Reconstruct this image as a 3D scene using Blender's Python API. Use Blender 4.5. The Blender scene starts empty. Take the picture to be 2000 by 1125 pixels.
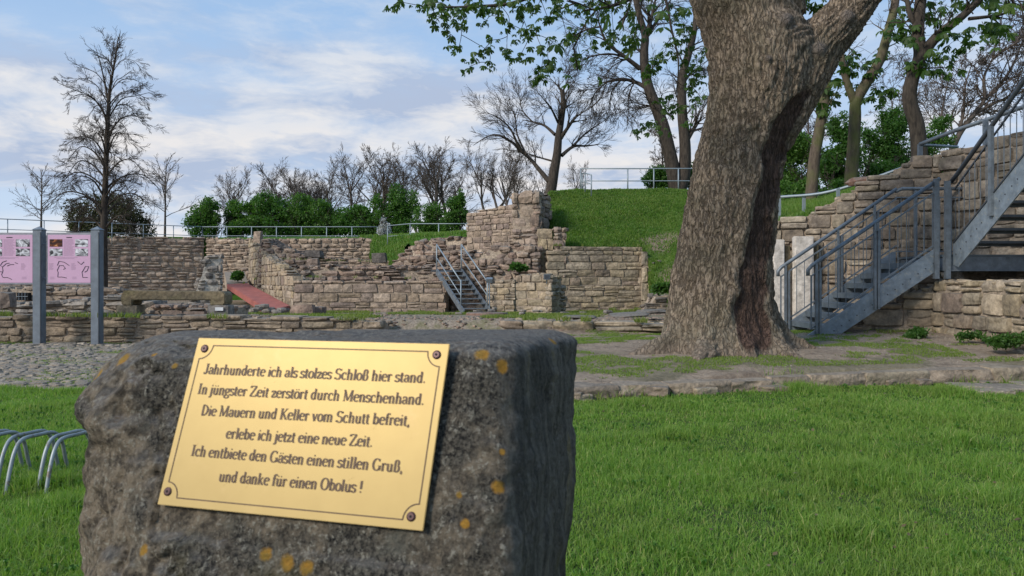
import bpy, bmesh, math, random
import numpy as np
from mathutils import Vector, Matrix, Quaternion
random.seed(7)
R = math.radians
SC = bpy.context.scene
COL = SC.collection

# ------------------------------------------------------------------ camera, sky, sun, exposure
F, HZ, CH = 1500.0, 550.0, 1.2            # focal length in photo pixels, horizon row, eye height
cam_d = bpy.data.cameras.new('camera'); cam = bpy.data.objects.new('camera', cam_d); COL.objects.link(cam)
cam.location = (0, 0, CH); cam.rotation_euler = (R(90), 0, 0)
cam_d.sensor_width = 36; cam_d.lens = 36 * F / 2000
cam_d.shift_y = -(562.5 - HZ) / 2000 * 1.0
cam_d.clip_start = .05; cam_d.clip_end = 2000
cam_d.dof.use_dof = True; cam_d.dof.focus_distance = 12.0; cam_d.dof.aperture_fstop = 14
SC.camera = cam
SUN_AZ, SUN_EL = R(-128), R(33)           # azimuth from +Y towards +X
SC.view_settings.view_transform = 'Standard'; SC.view_settings.look = 'None'
SC.view_settings.gamma = 1; SC.view_settings.use_curve_mapping = False
SC.view_settings.exposure = 0.58
sd = bpy.data.lights.new('sun', 'SUN'); sun = bpy.data.objects.new('sun', sd); COL.objects.link(sun)
sd.energy = 2.45; sd.angle = R(16); sd.color = (1, .93, .83)
sv = Vector((math.sin(SUN_AZ) * math.cos(SUN_EL), math.cos(SUN_AZ) * math.cos(SUN_EL), math.sin(SUN_EL)))
sun.rotation_euler = sv.to_track_quat('Z', 'Y').to_euler(); sun.location = sv * 30

class NT:
    """small node-tree builder"""
    def __init__(s, tree): s.t = tree; tree.nodes.clear()
    def n(s, typ, **kw):
        nd = s.t.nodes.new(typ)
        ins = kw.pop('i', {})
        for k, v in kw.items(): setattr(nd, k, v)
        for k, v in ins.items():
            if isinstance(v, bpy.types.NodeSocket): s.t.links.new(v, nd.inputs[k])
            else: nd.inputs[k].default_value = v
        return nd
    def m(s, op, a, b=0.0, c=0.0, clamp=False):
        nd = s.t.nodes.new('ShaderNodeMath'); nd.operation = op; nd.use_clamp = clamp
        for k, v in enumerate((a, b, c)):
            if isinstance(v, bpy.types.NodeSocket): s.t.links.new(v, nd.inputs[k])
            else: nd.inputs[k].default_value = v
        return nd.outputs[0]
    def vm(s, op, a, b=(0, 0, 0)):
        nd = s.t.nodes.new('ShaderNodeVectorMath'); nd.operation = op
        for k, v in enumerate((a, b)):
            if isinstance(v, bpy.types.NodeSocket): s.t.links.new(v, nd.inputs[k])
            else: nd.inputs[k].default_value = v
        return nd.outputs[0]
    def noise(s, vec, scale, detail=4, rough=.55, dist=0):
        return s.n('ShaderNodeTexNoise', i={'Vector': vec, 'Scale': scale, 'Detail': detail, 'Roughness': rough, 'Distortion': dist}).outputs['Fac']
    def ramp(s, fac, stops, interp='LINEAR'):
        nd = s.t.nodes.new('ShaderNodeValToRGB'); nd.color_ramp.interpolation = interp
        e = nd.color_ramp.elements
        while len(e) < len(stops): e.new(.5)
        for k, (p, c) in enumerate(stops):
            e[k].position = p
            e[k].color = (c, c, c, 1) if isinstance(c, (int, float)) else (*c, 1)
        s.t.links.new(fac, nd.inputs[0]); return nd.outputs[0]
    def mr(s, v, a, b, c=0.0, d=1.0):
        nd = s.n('ShaderNodeMapRange', i={0: v, 1: a, 2: b, 3: c, 4: d}); nd.clamp = True; return nd.outputs[0]
    def mix(s, f, a, b, mode='MIX'):
        nd = s.t.nodes.new('ShaderNodeMix'); nd.data_type = 'RGBA'; nd.blend_type = mode
        for k, v in ((0, f), (6, a), (7, b)):
            if isinstance(v, bpy.types.NodeSocket): s.t.links.new(v, nd.inputs[k])
            elif k == 0: nd.inputs[0].default_value = v
            else: nd.inputs[k].default_value = (*v, 1)
        return nd.outputs[2]

world = bpy.data.worlds.new('World'); SC.world = world; world.use_nodes = True
w = NT(world.node_tree)
sky = w.n('ShaderNodeTexSky'); sky.sky_type = 'NISHITA'; sky.sun_disc = False
sky.sun_elevation = SUN_EL; sky.sun_rotation = SUN_AZ; sky.air_density = 1.0; sky.dust_density = .7; sky.ozone_density = 2.0
tc = w.n('ShaderNodeTexCoord').outputs['Generated']
sep = w.n('ShaderNodeSeparateXYZ', i={0: tc})
az = w.m('ARCTAN2', sep.outputs[0], sep.outputs[1]); el = w.m('ARCSINE', sep.outputs[2])
st = w.vm('MULTIPLY', tc, (3.4, 3.4, 11.5))
warp = w.noise(w.vm('MULTIPLY', tc, (5, 5, 12)), 1.0, 3)
st = w.vm('ADD', st, w.vm('MULTIPLY', w.n('ShaderNodeCombineXYZ', i={0: warp, 1: warp, 2: warp}).outputs[0], (.3, .3, .5)))
n1 = w.noise(st, 1.25, 9, .64, .0)
n1u = w.noise(w.vm('ADD', st, (-.12, 0, .30)), 1.25, 5, .64, .0)
def blob(px, py, sx, sy, amp):
    a0 = math.atan((px - 1000) / F); e0 = math.atan((HZ - py) / F * math.cos(a0))
    dx = w.m('DIVIDE', w.m('SUBTRACT', az, a0), sx / F); dy = w.m('DIVIDE', w.m('SUBTRACT', el, e0), sy / F)
    r2 = w.m('ADD', w.m('MULTIPLY', dx, dx), w.m('MULTIPLY', dy, dy))
    return w.m('MULTIPLY', w.m('EXPONENT', w.m('MULTIPLY', r2, -1.0)), amp)
bias = 0.0
BL = [(60, 125, 150, 35, .20), (250, 55, 260, 30, -.12), (540, 110, 200, 28, .18), (620, 205, 330, 26, .20), (860, 195, 130, 45, .26),
      (700, 40, 260, 60, -.10), (380, 250, 90, 40, .16), (90, 310, 130, 40, .26), (330, 330, 140, 35, .26), (420, 290, 150, 45, .15),
      (620, 270, 110, 30, .14), (1240, 330, 160, 22, .16), (900, 100, 160, 40, -.18), (40, 220, 120, 50, .10), (700, 330, 300, 30, .05),
      (1650, 120, 300, 120, -.08), (150, 180, 160, 22, .05), (1900, 200, 200, 60, .06)]
for b in BL: bias = w.m('ADD', bias, blob(*b))
hz = w.mr(el, 0.0, .45, .13, -.10)
dens = w.m('ADD', w.m('ADD', n1, bias), hz)
cov = w.ramp(dens, [(.38, .06), (.50, .35), (.62, .72), (.80, .95)])
lit = w.mr(w.m('SUBTRACT', n1, n1u), -.10, .12)
warm = w.mr(el, .02, .30, 1.0, 0.15)
ccol = w.mix(lit, (2.7, 3.2, 4.2), (4.35, 4.6, 4.95))
ccol = w.mix(w.m('MULTIPLY', w.m('MULTIPLY', warm, lit), .75), ccol, (6.2, 5.5, 4.9))
blue = w.mix(w.mr(el, .0, .45), (3.9, 4.6, 5.6), (1.5, 2.85, 4.85))
skyc = w.mix(.9, sky.outputs[0], blue)
skyc = w.mix(cov, skyc, ccol)
# the ground side of the sky stays a quiet dull tone
bg = w.n('ShaderNodeBackground', i={'Color': skyc, 'Strength': .112})
w.n('ShaderNodeOutputWorld', i={0: bg.outputs[0]})

# ------------------------------------------------------------------ helpers
def P(px, py, D): return Vector(((px - 1000) / F * D, D, CH - (py - HZ) / F * D))
def XY(px, D): return Vector(((px - 1000) / F * D, D))
def Z(py, D): return CH - (py - HZ) / F * D

_rs = np.random.RandomState(3)
_T = _rs.rand(64, 64, 64).astype(np.float32)
def vnoise(p):
    p = np.asarray(p, float); i = np.floor(p).astype(int); f = p - i; f = f * f * (3 - 2 * f)
    r = 0
    for dx in (0, 1):
        for dy in (0, 1):
            for dz in (0, 1):
                wt = (f[..., 0] if dx else 1 - f[..., 0]) * (f[..., 1] if dy else 1 - f[..., 1]) * (f[..., 2] if dz else 1 - f[..., 2])
                r = r + wt * _T[(i[..., 0] + dx) & 63, (i[..., 1] + dy) & 63, (i[..., 2] + dz) & 63]
    return r
def fbm(p, o=4, g=.5):
    p = np.asarray(p, float); a = 1; s = 0; t = 0
    for k in range(o): s = s + a * vnoise(p * 2 ** k + 17.3 * k); t += a; a *= g
    return s / t

def tag(o, label=None, cat=None, group=None, kind=None):
    if label: o['label'] = label
    if cat: o['category'] = cat
    if group: o['group'] = group
    if kind: o['kind'] = kind
    return o
def empty(name, loc=(0, 0, 0)):
    o = bpy.data.objects.new(name, None); COL.objects.link(o); o.location = loc; o.empty_display_size = .1
    return o
def link(name, me, parent=None, mat=None, world_pos=True):
    o = bpy.data.objects.new(name, me); COL.objects.link(o)
    if mat is not None and len(me.materials) == 0: me.materials.append(mat)
    if parent is not None:
        o.parent = parent
        if world_pos: o.matrix_parent_inverse = Matrix.Translation(-Vector(parent.location))
    return o
def mesh_np(name, V, Fc, smooth=False, attrs=None):
    """Fc: array of equal-size faces, or list of arrays"""
    me = bpy.data.meshes.new(name)
    V = np.asarray(V, np.float32)
    Fl = Fc if isinstance(Fc, list) else [Fc]
    Fl = [np.asarray(f, np.int32) for f in Fl if len(f)]
    me.vertices.add(len(V)); me.vertices.foreach_set('co', V.ravel())
    nl = sum(f.size for f in Fl); npol = sum(len(f) for f in Fl)
    me.loops.add(nl); me.loops.foreach_set('vertex_index', np.concatenate([f.ravel() for f in Fl]))
    me.polygons.add(npol)
    tot = np.concatenate([np.full(len(f), f.shape[1], np.int32) for f in Fl])
    st = np.concatenate([[0], np.cumsum(tot)[:-1]]).astype(np.int32)
    me.polygons.foreach_set('loop_start', st); me.polygons.foreach_set('loop_total', tot)
    me.polygons.foreach_set('use_smooth', np.full(npol, bool(smooth)))
    me.update(calc_edges=True)
    if attrs:
        for k, (dom, arr) in attrs.items():
            arr = np.asarray(arr, np.float32)
            if arr.ndim == 1: a = me.attributes.new(k, 'FLOAT', dom); a.data.foreach_set('value', arr)
            else:
                a = me.attributes.new(k, 'FLOAT_COLOR', dom); a.data.foreach_set('color', arr.ravel())
    return me
class MB:
    """collects simple solids into one mesh"""
    def __init__(s): s.v = []; s.f = []
    def add(s, V, Fc):
        b = len(s.v); s.v += [tuple(v) for v in V]; s.f += [[b + i for i in f] for f in Fc]
    def box(s, c, d, rot=None):
        c = Vector(c); V = []
        for x in (-.5, .5):
            for y in (-.5, .5):
                for z in (-.5, .5):
                    v = Vector((x * d[0], y * d[1], z * d[2]))
                    if rot is not None: v = rot @ v
                    V.append(c + v)
        s.add(V, [(0, 1, 3, 2), (4, 6, 7, 5), (0, 4, 5, 1), (2, 3, 7, 6), (0, 2, 6, 4), (1, 5, 7, 3)]); return s
    def bar(s, a, b, wx, wy, up=(0, 0, 1)):
        a, b = Vector(a), Vector(b); d = (b - a); L = d.length; d.normalize()
        u = Vector(up)
        if abs(d.dot(u)) > .98: u = Vector((0, 1, 0))
        x = d.cross(u).normalized(); y = x.cross(d).normalized()
        M = Matrix((x, y, d)).transposed(); return s.box((a + b) / 2, (wx, wy, L), M)
    def tube(s, pts, r, n=8, cap=True):
        pts = [Vector(p) for p in pts]; rr = r if isinstance(r, (list, tuple)) else [r] * len(pts)
        ref = None; rings = []
        for k, p in enumerate(pts):
            d = (pts[min(k + 1, len(pts) - 1)] - pts[max(k - 1, 0)]).normalized()
            if ref is None:
                ref = d.cross(Vector((0, 0, 1)))
                if ref.length < .1: ref = d.cross(Vector((0, 1, 0)))
            ref = (ref - d * ref.dot(d)).normalized(); q = d.cross(ref)
            rings.append([p + (ref * math.cos(a) + q * math.sin(a)) * rr[k] for a in [2 * math.pi * j / n for j in range(n)]])
        V = [v for rg in rings for v in rg]; Fc = []
        for k in range(len(pts) - 1):
            for j in range(n):
                Fc.append((k * n + j, k * n + (j + 1) % n, (k + 1) * n + (j + 1) % n, (k + 1) * n + j))
        if cap: Fc.append(tuple(range(n))[::-1]); Fc.append(tuple((len(pts) - 1) * n + j for j in range(n)))
        s.add(V, Fc); return s
    def build(s, name, mat, parent=None, smooth=False, bevel=0):
        me = bpy.data.meshes.new(name); me.from_pydata(s.v, [], s.f)
        if smooth: me.polygons.foreach_set('use_smooth', [True] * len(me.polygons))
        me.update(); o = link(name, me, parent, mat)
        if bevel:
            bm = bmesh.new(); bm.from_mesh(me)
            bmesh.ops.bevel(bm, geom=bm.edges[:], offset=bevel, segments=2, affect='EDGES', clamp_overlap=True)
            bm.to_mesh(me); bm.free()
        return o
def smooth_path(pts, n=5):
    pts = [Vector(p) for p in pts]; out = []
    for k in range(len(pts) - 1):
        p0 = pts[max(k - 1, 0)]; p1 = pts[k]; p2 = pts[k + 1]; p3 = pts[min(k + 2, len(pts) - 1)]
        for j in range(n):
            t = j / n
            out.append(.5 * ((2 * p1) + (p2 - p0) * t + (2 * p0 - 5 * p1 + 4 * p2 - p3) * t * t + (3 * p1 - p0 - 3 * p2 + p3) * t ** 3))
    out.append(pts[-1]); return out

# ------------------------------------------------------------------ materials
def new_mat(name):
    m = bpy.data.materials.new(name); m.use_nodes = True; return m, NT(m.node_tree)
def finish(g, col, rough=.85, bump=None, bstr=.4, bdist=.02, metal=0, spec=.3, translucent=None):
    ins = {'Base Color': col, 'Roughness': rough, 'Metallic': metal, 'Specular IOR Level': spec}
    if bump is not None:
        ins['Normal'] = g.n('ShaderNodeBump', i={'Height': bump, 'Strength': bstr, 'Distance': bdist}).outputs[0]
    b = g.n('ShaderNodeBsdfPrincipled', i={k: ((*v, 1) if isinstance(v, tuple) and len(v) == 3 else v) for k, v in ins.items()}).outputs[0]
    if translucent is not None:
        t = g.n('ShaderNodeBsdfTranslucent', i={'Color': translucent if not isinstance(translucent, tuple) else (*translucent, 1)}).outputs[0]
        b = g.n('ShaderNodeMixShader', i={0: .4, 1: b, 2: t}).outputs[0]
    g.n('ShaderNodeOutputMaterial', i={0: b})
def stone_mat(name, cols, grime=(.075, .064, .058), gamt=.6, bump=.9, sc=1.0, top=.5, moss=0.0):
    m, g = new_mat(name)
    pos = g.n('ShaderNodeNewGeometry'); p = pos.outputs['Position']
    rnd = g.m('FRACT', g.m('ADD', g.n('ShaderNodeObjectInfo').outputs['Random'], g.n('ShaderNodeAttribute', attribute_name='rnd').outputs['Fac']))
    k = len(cols)
    base = g.ramp(rnd, [(j / (k - 1) if k > 1 else 0, c) for j, c in enumerate(cols)])
    off = g.n('ShaderNodeCombineXYZ', i={0: g.m('MULTIPLY', rnd, 37.0), 1: g.m('MULTIPLY', rnd, 11.0), 2: g.m('MULTIPLY', rnd, 23.0)}).outputs[0]
    p2 = g.vm('ADD', p, off)
    nf = g.noise(p2, 9 * sc, 8, .68); nb = g.noise(p2, 2.2 * sc, 5, .6, .6); nw = g.noise(p, .9, 5, .6)
    v = g.mr(nf, .3, .7, .50, 1.5)
    c = g.mix(1.0, base, g.n('ShaderNodeCombineXYZ', i={0: v, 1: v, 2: v}).outputs[0], 'MULTIPLY')
    c = g.mix(g.m('MULTIPLY', g.ramp(nb, [(.48, 0.0), (.68, 1.0)]), gamt), c, grime)
    c = g.mix(g.m('MULTIPLY', g.ramp(nw, [(.5, 0.0), (.68, 1.0)]), gamt * .8), c, tuple(x * 1.1 for x in grime))
    nz = g.n('ShaderNodeSeparateXYZ', i={0: pos.outputs['Normal']}).outputs[2]
    c = g.mix(g.m('MULTIPLY', g.mr(nz, .5, .85), g.mr(nf, .35, .6, .3, top + .3)), c, (.17, .16, .14))
    if moss: c = g.mix(g.m('MULTIPLY', g.ramp(g.noise(p2, 3.1, 4), [(.52, 0.0), (.66, 1.0)]), moss), c, (.11, .115, .03))
    crk = g.n('ShaderNodeTexVoronoi', i={'Vector': p2, 'Scale': 16 * sc}).outputs['Distance']
    h = g.m('ADD', g.m('MULTIPLY', nf, .8), g.m('MULTIPLY', crk, .25))
    finish(g, c, .92, h, bump, .035)
    return m
M = {}
M['ashlar'] = stone_mat('pinkish sandstone', [(.29, .215, .165), (.36, .28, .21), (.23, .175, .145), (.40, .315, .245), (.28, .215, .155), (.21, .16, .135)])
M['pale'] = stone_mat('pale yellow sandstone', [(.38, .305, .215), (.33, .26, .175), (.44, .36, .27), (.27, .225, .165), (.38, .30, .19), (.24, .185, .15)], gamt=.55)
M['weathered'] = stone_mat('weathered brown grey sandstone', [(.30, .245, .185), (.25, .20, .15), (.36, .30, .23), (.20, .17, .14), (.33, .255, .19), (.40, .345, .27)], gamt=.7, moss=.12)
M['rubble'] = stone_mat('brown rubble stone', [(.23, .165, .13), (.31, .225, .17), (.17, .13, .11), (.37, .28, .21), (.26, .18, .14), (.21, .165, .135)], gamt=.65)
M['dark'] = stone_mat('dark weathered stone', [(.15, .13, .115), (.20, .17, .14), (.10, .09, .085), (.24, .20, .16)], grime=(.05, .05, .05))
M['grey'] = stone_mat('grey weathered slab', [(.22, .20, .18), (.30, .26, .22), (.16, .15, .14), (.34, .29, .24)], grime=(.07, .068, .066))
M['far'] = stone_mat('far wall sandstone', [(.34, .255, .185), (.42, .32, .235), (.28, .205, .16), (.46, .37, .28)], sc=.7, bump=.5)
M['white_stub'] = stone_mat('grey stone in white mortar', [(.20, .18, .16), (.30, .26, .22), (.14, .13, .12)], gamt=.3)
M['mortar'] = stone_mat('mortar and earth fill', [(.34, .27, .205), (.36, .29, .22)], sc=1.5, top=.4, gamt=.4)
M['wmortar'] = stone_mat('white lime mortar', [(.50, .47, .42), (.46, .42, .36)], gamt=.25, top=.2)
M['kerb'] = stone_mat('pinkish brown kerb stone', [(.27, .21, .15), (.33, .26, .19), (.23, .18, .135), (.30, .245, .175)], gamt=.55, sc=1.4, top=.1, bump=.9)
M['mossy'] = stone_mat('mossy yellow sandstone', [(.21, .165, .10), (.23, .18, .11)], gamt=.35, moss=.3, top=.25)
M['cobble'] = stone_mat('grey cobble stone', [(.30, .25, .195), (.38, .32, .25), (.23, .195, .155), (.33, .27, .21)], gamt=.4, top=.0, sc=2)
M['plaster'] = stone_mat('pale plastered slab', [(.62, .58, .53), (.60, .55, .50)], gamt=.3, grime=(.35, .31, .27), bump=.3)
M['red_stone'] = stone_mat('red brown stone', [(.23, .13, .095), (.20, .12, .09)], gamt=.4)

def simple(name, col, rough=.6, metal=0, var=.25, sc=8, spec=.4, bump=0, rust=None):
    m, g = new_mat(name); p = g.n('ShaderNodeNewGeometry').outputs['Position']
    nf = g.noise(p, sc, 6, .65); v = g.mr(nf, .25, .75, 1 - var, 1 + var)
    c = g.mix(1.0, col, g.n('ShaderNodeCombineXYZ', i={0: v, 1: v, 2: v}).outputs[0], 'MULTIPLY')
    if rust: c = g.mix(g.ramp(g.noise(p, sc * 1.7, 6, .7), [(.56, 0.0), (.66, rust[1])]), c, rust[0])
    finish(g, c, rough, nf if bump else None, bump, .01, metal, spec)
    return m
M['metal'] = simple('galvanised blue grey steel', (.15, .175, .20), .5, .35, .42, 9, .5, rust=((.12, .10, .08), .35))
M['metal_light'] = simple('pale grey steel plate', (.19, .23, .27), .5, .3, .38, 9, .5, rust=((.36, .35, .30), .6))
M['metal_dark'] = simple('dark handrail steel', (.075, .085, .10), .45, .5, .3, 6, .5)
M['rail_far'] = simple('pale galvanised rail', (.25, .295, .325), .5, .3, .15)
M['tread'] = simple('grey steel tread', (.13, .155, .175), .6, .3, .3, 6)
M['post'] = simple('grey painted post', (.15, .175, .205), .6, .1, .25, 7)
M['frame'] = simple('pale grey board frame', (.25, .25, .28), .6, .1)
M['red'] = simple('worn red coating', (.31, .10, .08), .8, 0, .35, 3, .3, .3, rust=((.28, .16, .13), .5))
M['galv'] = simple('galvanised tube with rust', (.27, .30, .31), .5, .3, .25, 12, .5, rust=((.16, .10, .06), .7))
M['black'] = simple('black void', (.012, .012, .012), .9)  # flat black that paints the shade inside the opening and screw slots
M['white'] = simple('white card', (.75, .75, .74), .6, var=.05)
M['screw'] = simple('dark brown screw', (.06, .03, .03), .4, .5)
M['engrave'] = simple('brown engraving', (.075, .035, .012), .55, 0, .3, 150)

def bark_mat(name, c1, c2, sc=14, bump=.6, moss=0.0, stretch=(1, 1, .25)):
    m, g = new_mat(name); geo = g.n('ShaderNodeNewGeometry'); p = g.vm('MULTIPLY', geo.outputs['Position'], stretch)
    n = g.noise(p, sc, 7, .7, .4); c = g.mix(g.ramp(n, [(.35, 0.0), (.65, 1.0)]), c1, c2)
    if moss:
        c = g.mix(g.m('MULTIPLY', g.ramp(g.noise(geo.outputs['Position'], 1.6, 4), [(.42, 0.0), (.6, 1.0)]), moss), c, (.10, .12, .03))
    finish(g, c, .95, n, bump, .02); return m
M['bark'] = bark_mat('grey brown bark', (.022, .018, .015), (.08, .064, .05))
M['bark_moss'] = bark_mat('mossy bark', (.05, .038, .028), (.13, .10, .075), moss=.6)
M['bark_far'] = bark_mat('distant bark', (.055, .045, .038), (.125, .10, .085), 6)

def leaf_mat(name, cols, tcol, rough=.5):
    m, g = new_mat(name)
    r = g.n('ShaderNodeAttribute', attribute_name='rnd').outputs['Fac']
    r = g.m('FRACT', g.m('ADD', r, g.n('ShaderNodeObjectInfo').outputs['Random']))
    c = g.ramp(r, [(j / (len(cols) - 1), q) for j, q in enumerate(cols)])
    t = g.mix(1.0, c, tcol, 'MULTIPLY')
    finish(g, c, rough, spec=.3, translucent=t); return m
M['leaf_chestnut'] = leaf_mat('young chestnut leaf', [(.03, .065, .012), (.05, .10, .016), (.035, .08, .013), (.07, .12, .022)], (1.6, 1.6, .8))
M['leaf_hedge'] = leaf_mat('hedge leaf', [(.04, .095, .018), (.07, .155, .028), (.05, .12, .022), (.11, .20, .04)], (1.6, 1.8, .9))
M['leaf_right'] = leaf_mat('shrub leaf', [(.03, .075, .014), (.055, .125, .025), (.04, .10, .018), (.08, .16, .035)], (1.8, 2.0, .9))
M['leaf_olive'] = leaf_mat('dull olive leaf', [(.05, .055, .022), (.07, .075, .03), (.04, .05, .02), (.09, .085, .04)], (1.2, 1.2, .9))
M['leaf_white'] = leaf_mat('white blossom', [(.5, .5, .5), (.6, .6, .6), (.25, .3, .2), (.55, .55, .55)], (1, 1, 1))
def grass_mat(name, cols, tip=1.35):
    m, g = new_mat(name)
    r = g.n('ShaderNodeAttribute', attribute_name='rnd').outputs['Fac']; t = g.n('ShaderNodeAttribute', attribute_name='tip').outputs['Fac']
    c = g.ramp(r, [(j / (len(cols) - 1), q) for j, q in enumerate(cols)])
    p = g.n('ShaderNodeNewGeometry').outputs['Position']
    c = g.mix(g.m('MULTIPLY', g.ramp(g.noise(p, .75, 5, .65), [(.46, 0.0), (.64, 1.0)]), .55), c, (.16, .21, .045))
    c = g.mix(g.m('MULTIPLY', g.ramp(g.noise(p, 2.3, 3, .6), [(.56, 0.0), (.7, 1.0)]), .5), c, (.035, .10, .015))
    c = g.mix(g.m('MULTIPLY', g.ramp(g.noise(p, 3.4, 6, .7), [(.56, 0.0), (.68, 1.0)]), g.m('MULTIPLY', r, .6)), c, (.30, .27, .12))
    c = g.mix(g.m('MULTIPLY', t, .30), c, (.24, .34, .09))
    finish(g, c, .45, spec=.25, translucent=g.mix(1.0, c, (1.6, 1.9, .8), 'MULTIPLY')); return m
M['lawn'] = grass_mat('lawn grass blade', [(.09, .19, .026), (.135, .26, .038), (.10, .22, .032), (.20, .31, .06), (.12, .24, .032), (.24, .32, .07), (.09, .19, .026), (.40, .36, .17)])
M['turf'] = grass_mat('patchy turf blade', [(.10, .16, .025), (.16, .22, .035), (.12, .19, .03), (.22, .24, .07)])
M['drygrass'] = grass_mat('dry courtyard grass', [(.12, .14, .035), (.17, .18, .05), (.09, .13, .025), (.24, .22, .09)])
M['hillgrass'] = grass_mat('bank grass blade', [(.05, .12, .014), (.075, .165, .02), (.06, .14, .018), (.12, .20, .035), (.065, .15, .02), (.22, .22, .09)])
# ground sheet: colour from baked masks of real surface types
m, g = new_mat('ground surfaces'); M['ground'] = m
p = g.n('ShaderNodeNewGeometry').outputs['Position']
at = g.n('ShaderNodeSeparateColor', i={0: g.n('ShaderNodeAttribute', attribute_name='mask').outputs['Color']})
nf = g.noise(p, 22, 8, .7); nm = g.noise(p, 3.5, 6, .65)
dirt = g.mix(g.ramp(nf, [(.3, 0.0), (.7, 1.0)]), (.16, .12, .085), (.36, .29, .22))
dirt = g.mix(g.ramp(nm, [(.48, 0.0), (.66, .7)]), dirt, (.115, .085, .065))
soil = g.mix(nf, (.03, .055, .010), (.055, .095, .018))
grav = g.mix(g.ramp(nf, [(.35, 0.0), (.65, 1.0)]), (.15, .12, .09), (.36, .30, .24))
grav = g.mix(g.ramp(nm, [(.46, 0.0), (.62, .6)]), grav, (.12, .125, .045))
c = g.mix(at.outputs[0], dirt, soil); c = g.mix(at.outputs[1], c, grav)
finish(g, c, .97, g.m('ADD', nf, g.m('MULTIPLY', nm, 1.5)), .7, .04)
m, g = new_mat('bank soil under grass'); M['banksoil'] = m
p = g.n('ShaderNodeNewGeometry').outputs['Position']
at = g.n('ShaderNodeAttribute', attribute_name='bare').outputs['Fac']
nf = g.noise(p, 7, 8, .7)
c = g.mix(at, g.mix(nf, (.03, .08, .01), (.06, .14, .018)), g.mix(nf, (.13, .095, .07), (.30, .22, .17)))
finish(g, c, .97, nf, .8, .08)

# ------------------------------------------------------------------ ground sheet
def kerb_y(x): return np.interp(x, [-.3, .72, 3.7, 5.3, 9.0], [7.55, 7.76, 8.57, 8.85, 9.3])
def ground_z(x, y):
    x = np.asarray(x, float); y = np.asarray(y, float)
    ky = kerb_y(x)
    side = np.clip((x - .15) / .5, 0, 1)
    kh = np.interp(x, [0, 2, 3.7, 5.5, 9], [.12, .135, .16, .205, .22])
    ter = np.interp(y - ky, [0, .10, .20, 3.5, 5.5], [0, 0, 1, 1, 1]) * (kh + np.interp(y - ky, [.2, 3.5, 5.5], [0, .155, .125])) * side
    ter += np.clip((x - 3.4) / 3, 0, 1) * np.clip((y - ky - .4) / 1.0, 0, 1) * .05
    back = np.interp(y, [14.4, 15.6, 16.0, 18.0, 25, 60], [0, 0, .40, .38, .18, .18])
    bk2 = np.interp(y, [13.7, 14.2, 16.0, 25, 60], [0, .12, .12, -.08, -.08]) * side + .0
    z = ter + np.where(side > 0, (1 - side) * back + side * bk2, back)
    d = np.hypot(x - 2.95, y - 10.0)
    z = z + .10 * np.exp(-(d / 1.5) ** 2) * side
    lw = np.clip(np.abs(y - ky) * 2, .15, 1) ; z = z + lw * (fbm(np.stack([x * .8, y * .8, x * 0], -1), 3) - .5) * .06 + (fbm(np.stack([x * 5, y * 5, x * 0 + 5], -1), 3) - .5) * .025
    return z
def axis(segs):
    out = []
    for a, b, n in segs: out += list(np.linspace(a, b, n, endpoint=False))
    return np.array(out + [segs[-1][1]])
gx = axis([(-160, -40, 10), (-40, -12, 20), (-12, 10, 200), (10, 40, 20), (40, 160, 10)])
gy = axis([(-60, 0, 8), (0, 2.2, 8), (2.2, 7.2, 70), (7.2, 9.8, 110), (9.8, 20, 110), (20, 45, 60), (45, 220, 10)])
XX, YY = np.meshgrid(gx, gy); ZZ = ground_z(XX, YY)
nx, ny = len(gx), len(gy)
idx = np.arange(nx * ny).reshape(ny, nx)
quads = np.stack([idx[:-1, :-1], idx[:-1, 1:], idx[1:, 1:], idx[1:, :-1]], -1).reshape(-1, 4)
KY = kerb_y(XX)
nn = fbm(np.stack([XX * 1.1, YY * 1.1, XX * 0], -1), 4)
lawn_m = np.where(XX > .2, YY < KY + .1, YY < 8.6 + (nn - .5) * .8).astype(float)
turf_m = (nn > .56).astype(float) * .3 * (YY > KY)
grass_m = np.clip(lawn_m + turf_m, 0, 1)
grav_m = ((XX < .3) & (YY > 8.5) & (YY < 15.4)).astype(float) + ((XX > -6.5) & (XX < 1.0) & (YY > 15)).astype(float)
grav_m = np.clip(grav_m, 0, 1) * (1 - lawn_m)
mask = np.stack([grass_m, grav_m, XX * 0, XX * 0 + 1], -1).reshape(-1, 4)
me = mesh_np('ground', np.stack([XX, YY, ZZ], -1).reshape(-1, 3), quads, True, {'mask': ('POINT', mask)})
tag(link('ground', me, None, M['ground']), kind='structure')

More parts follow.
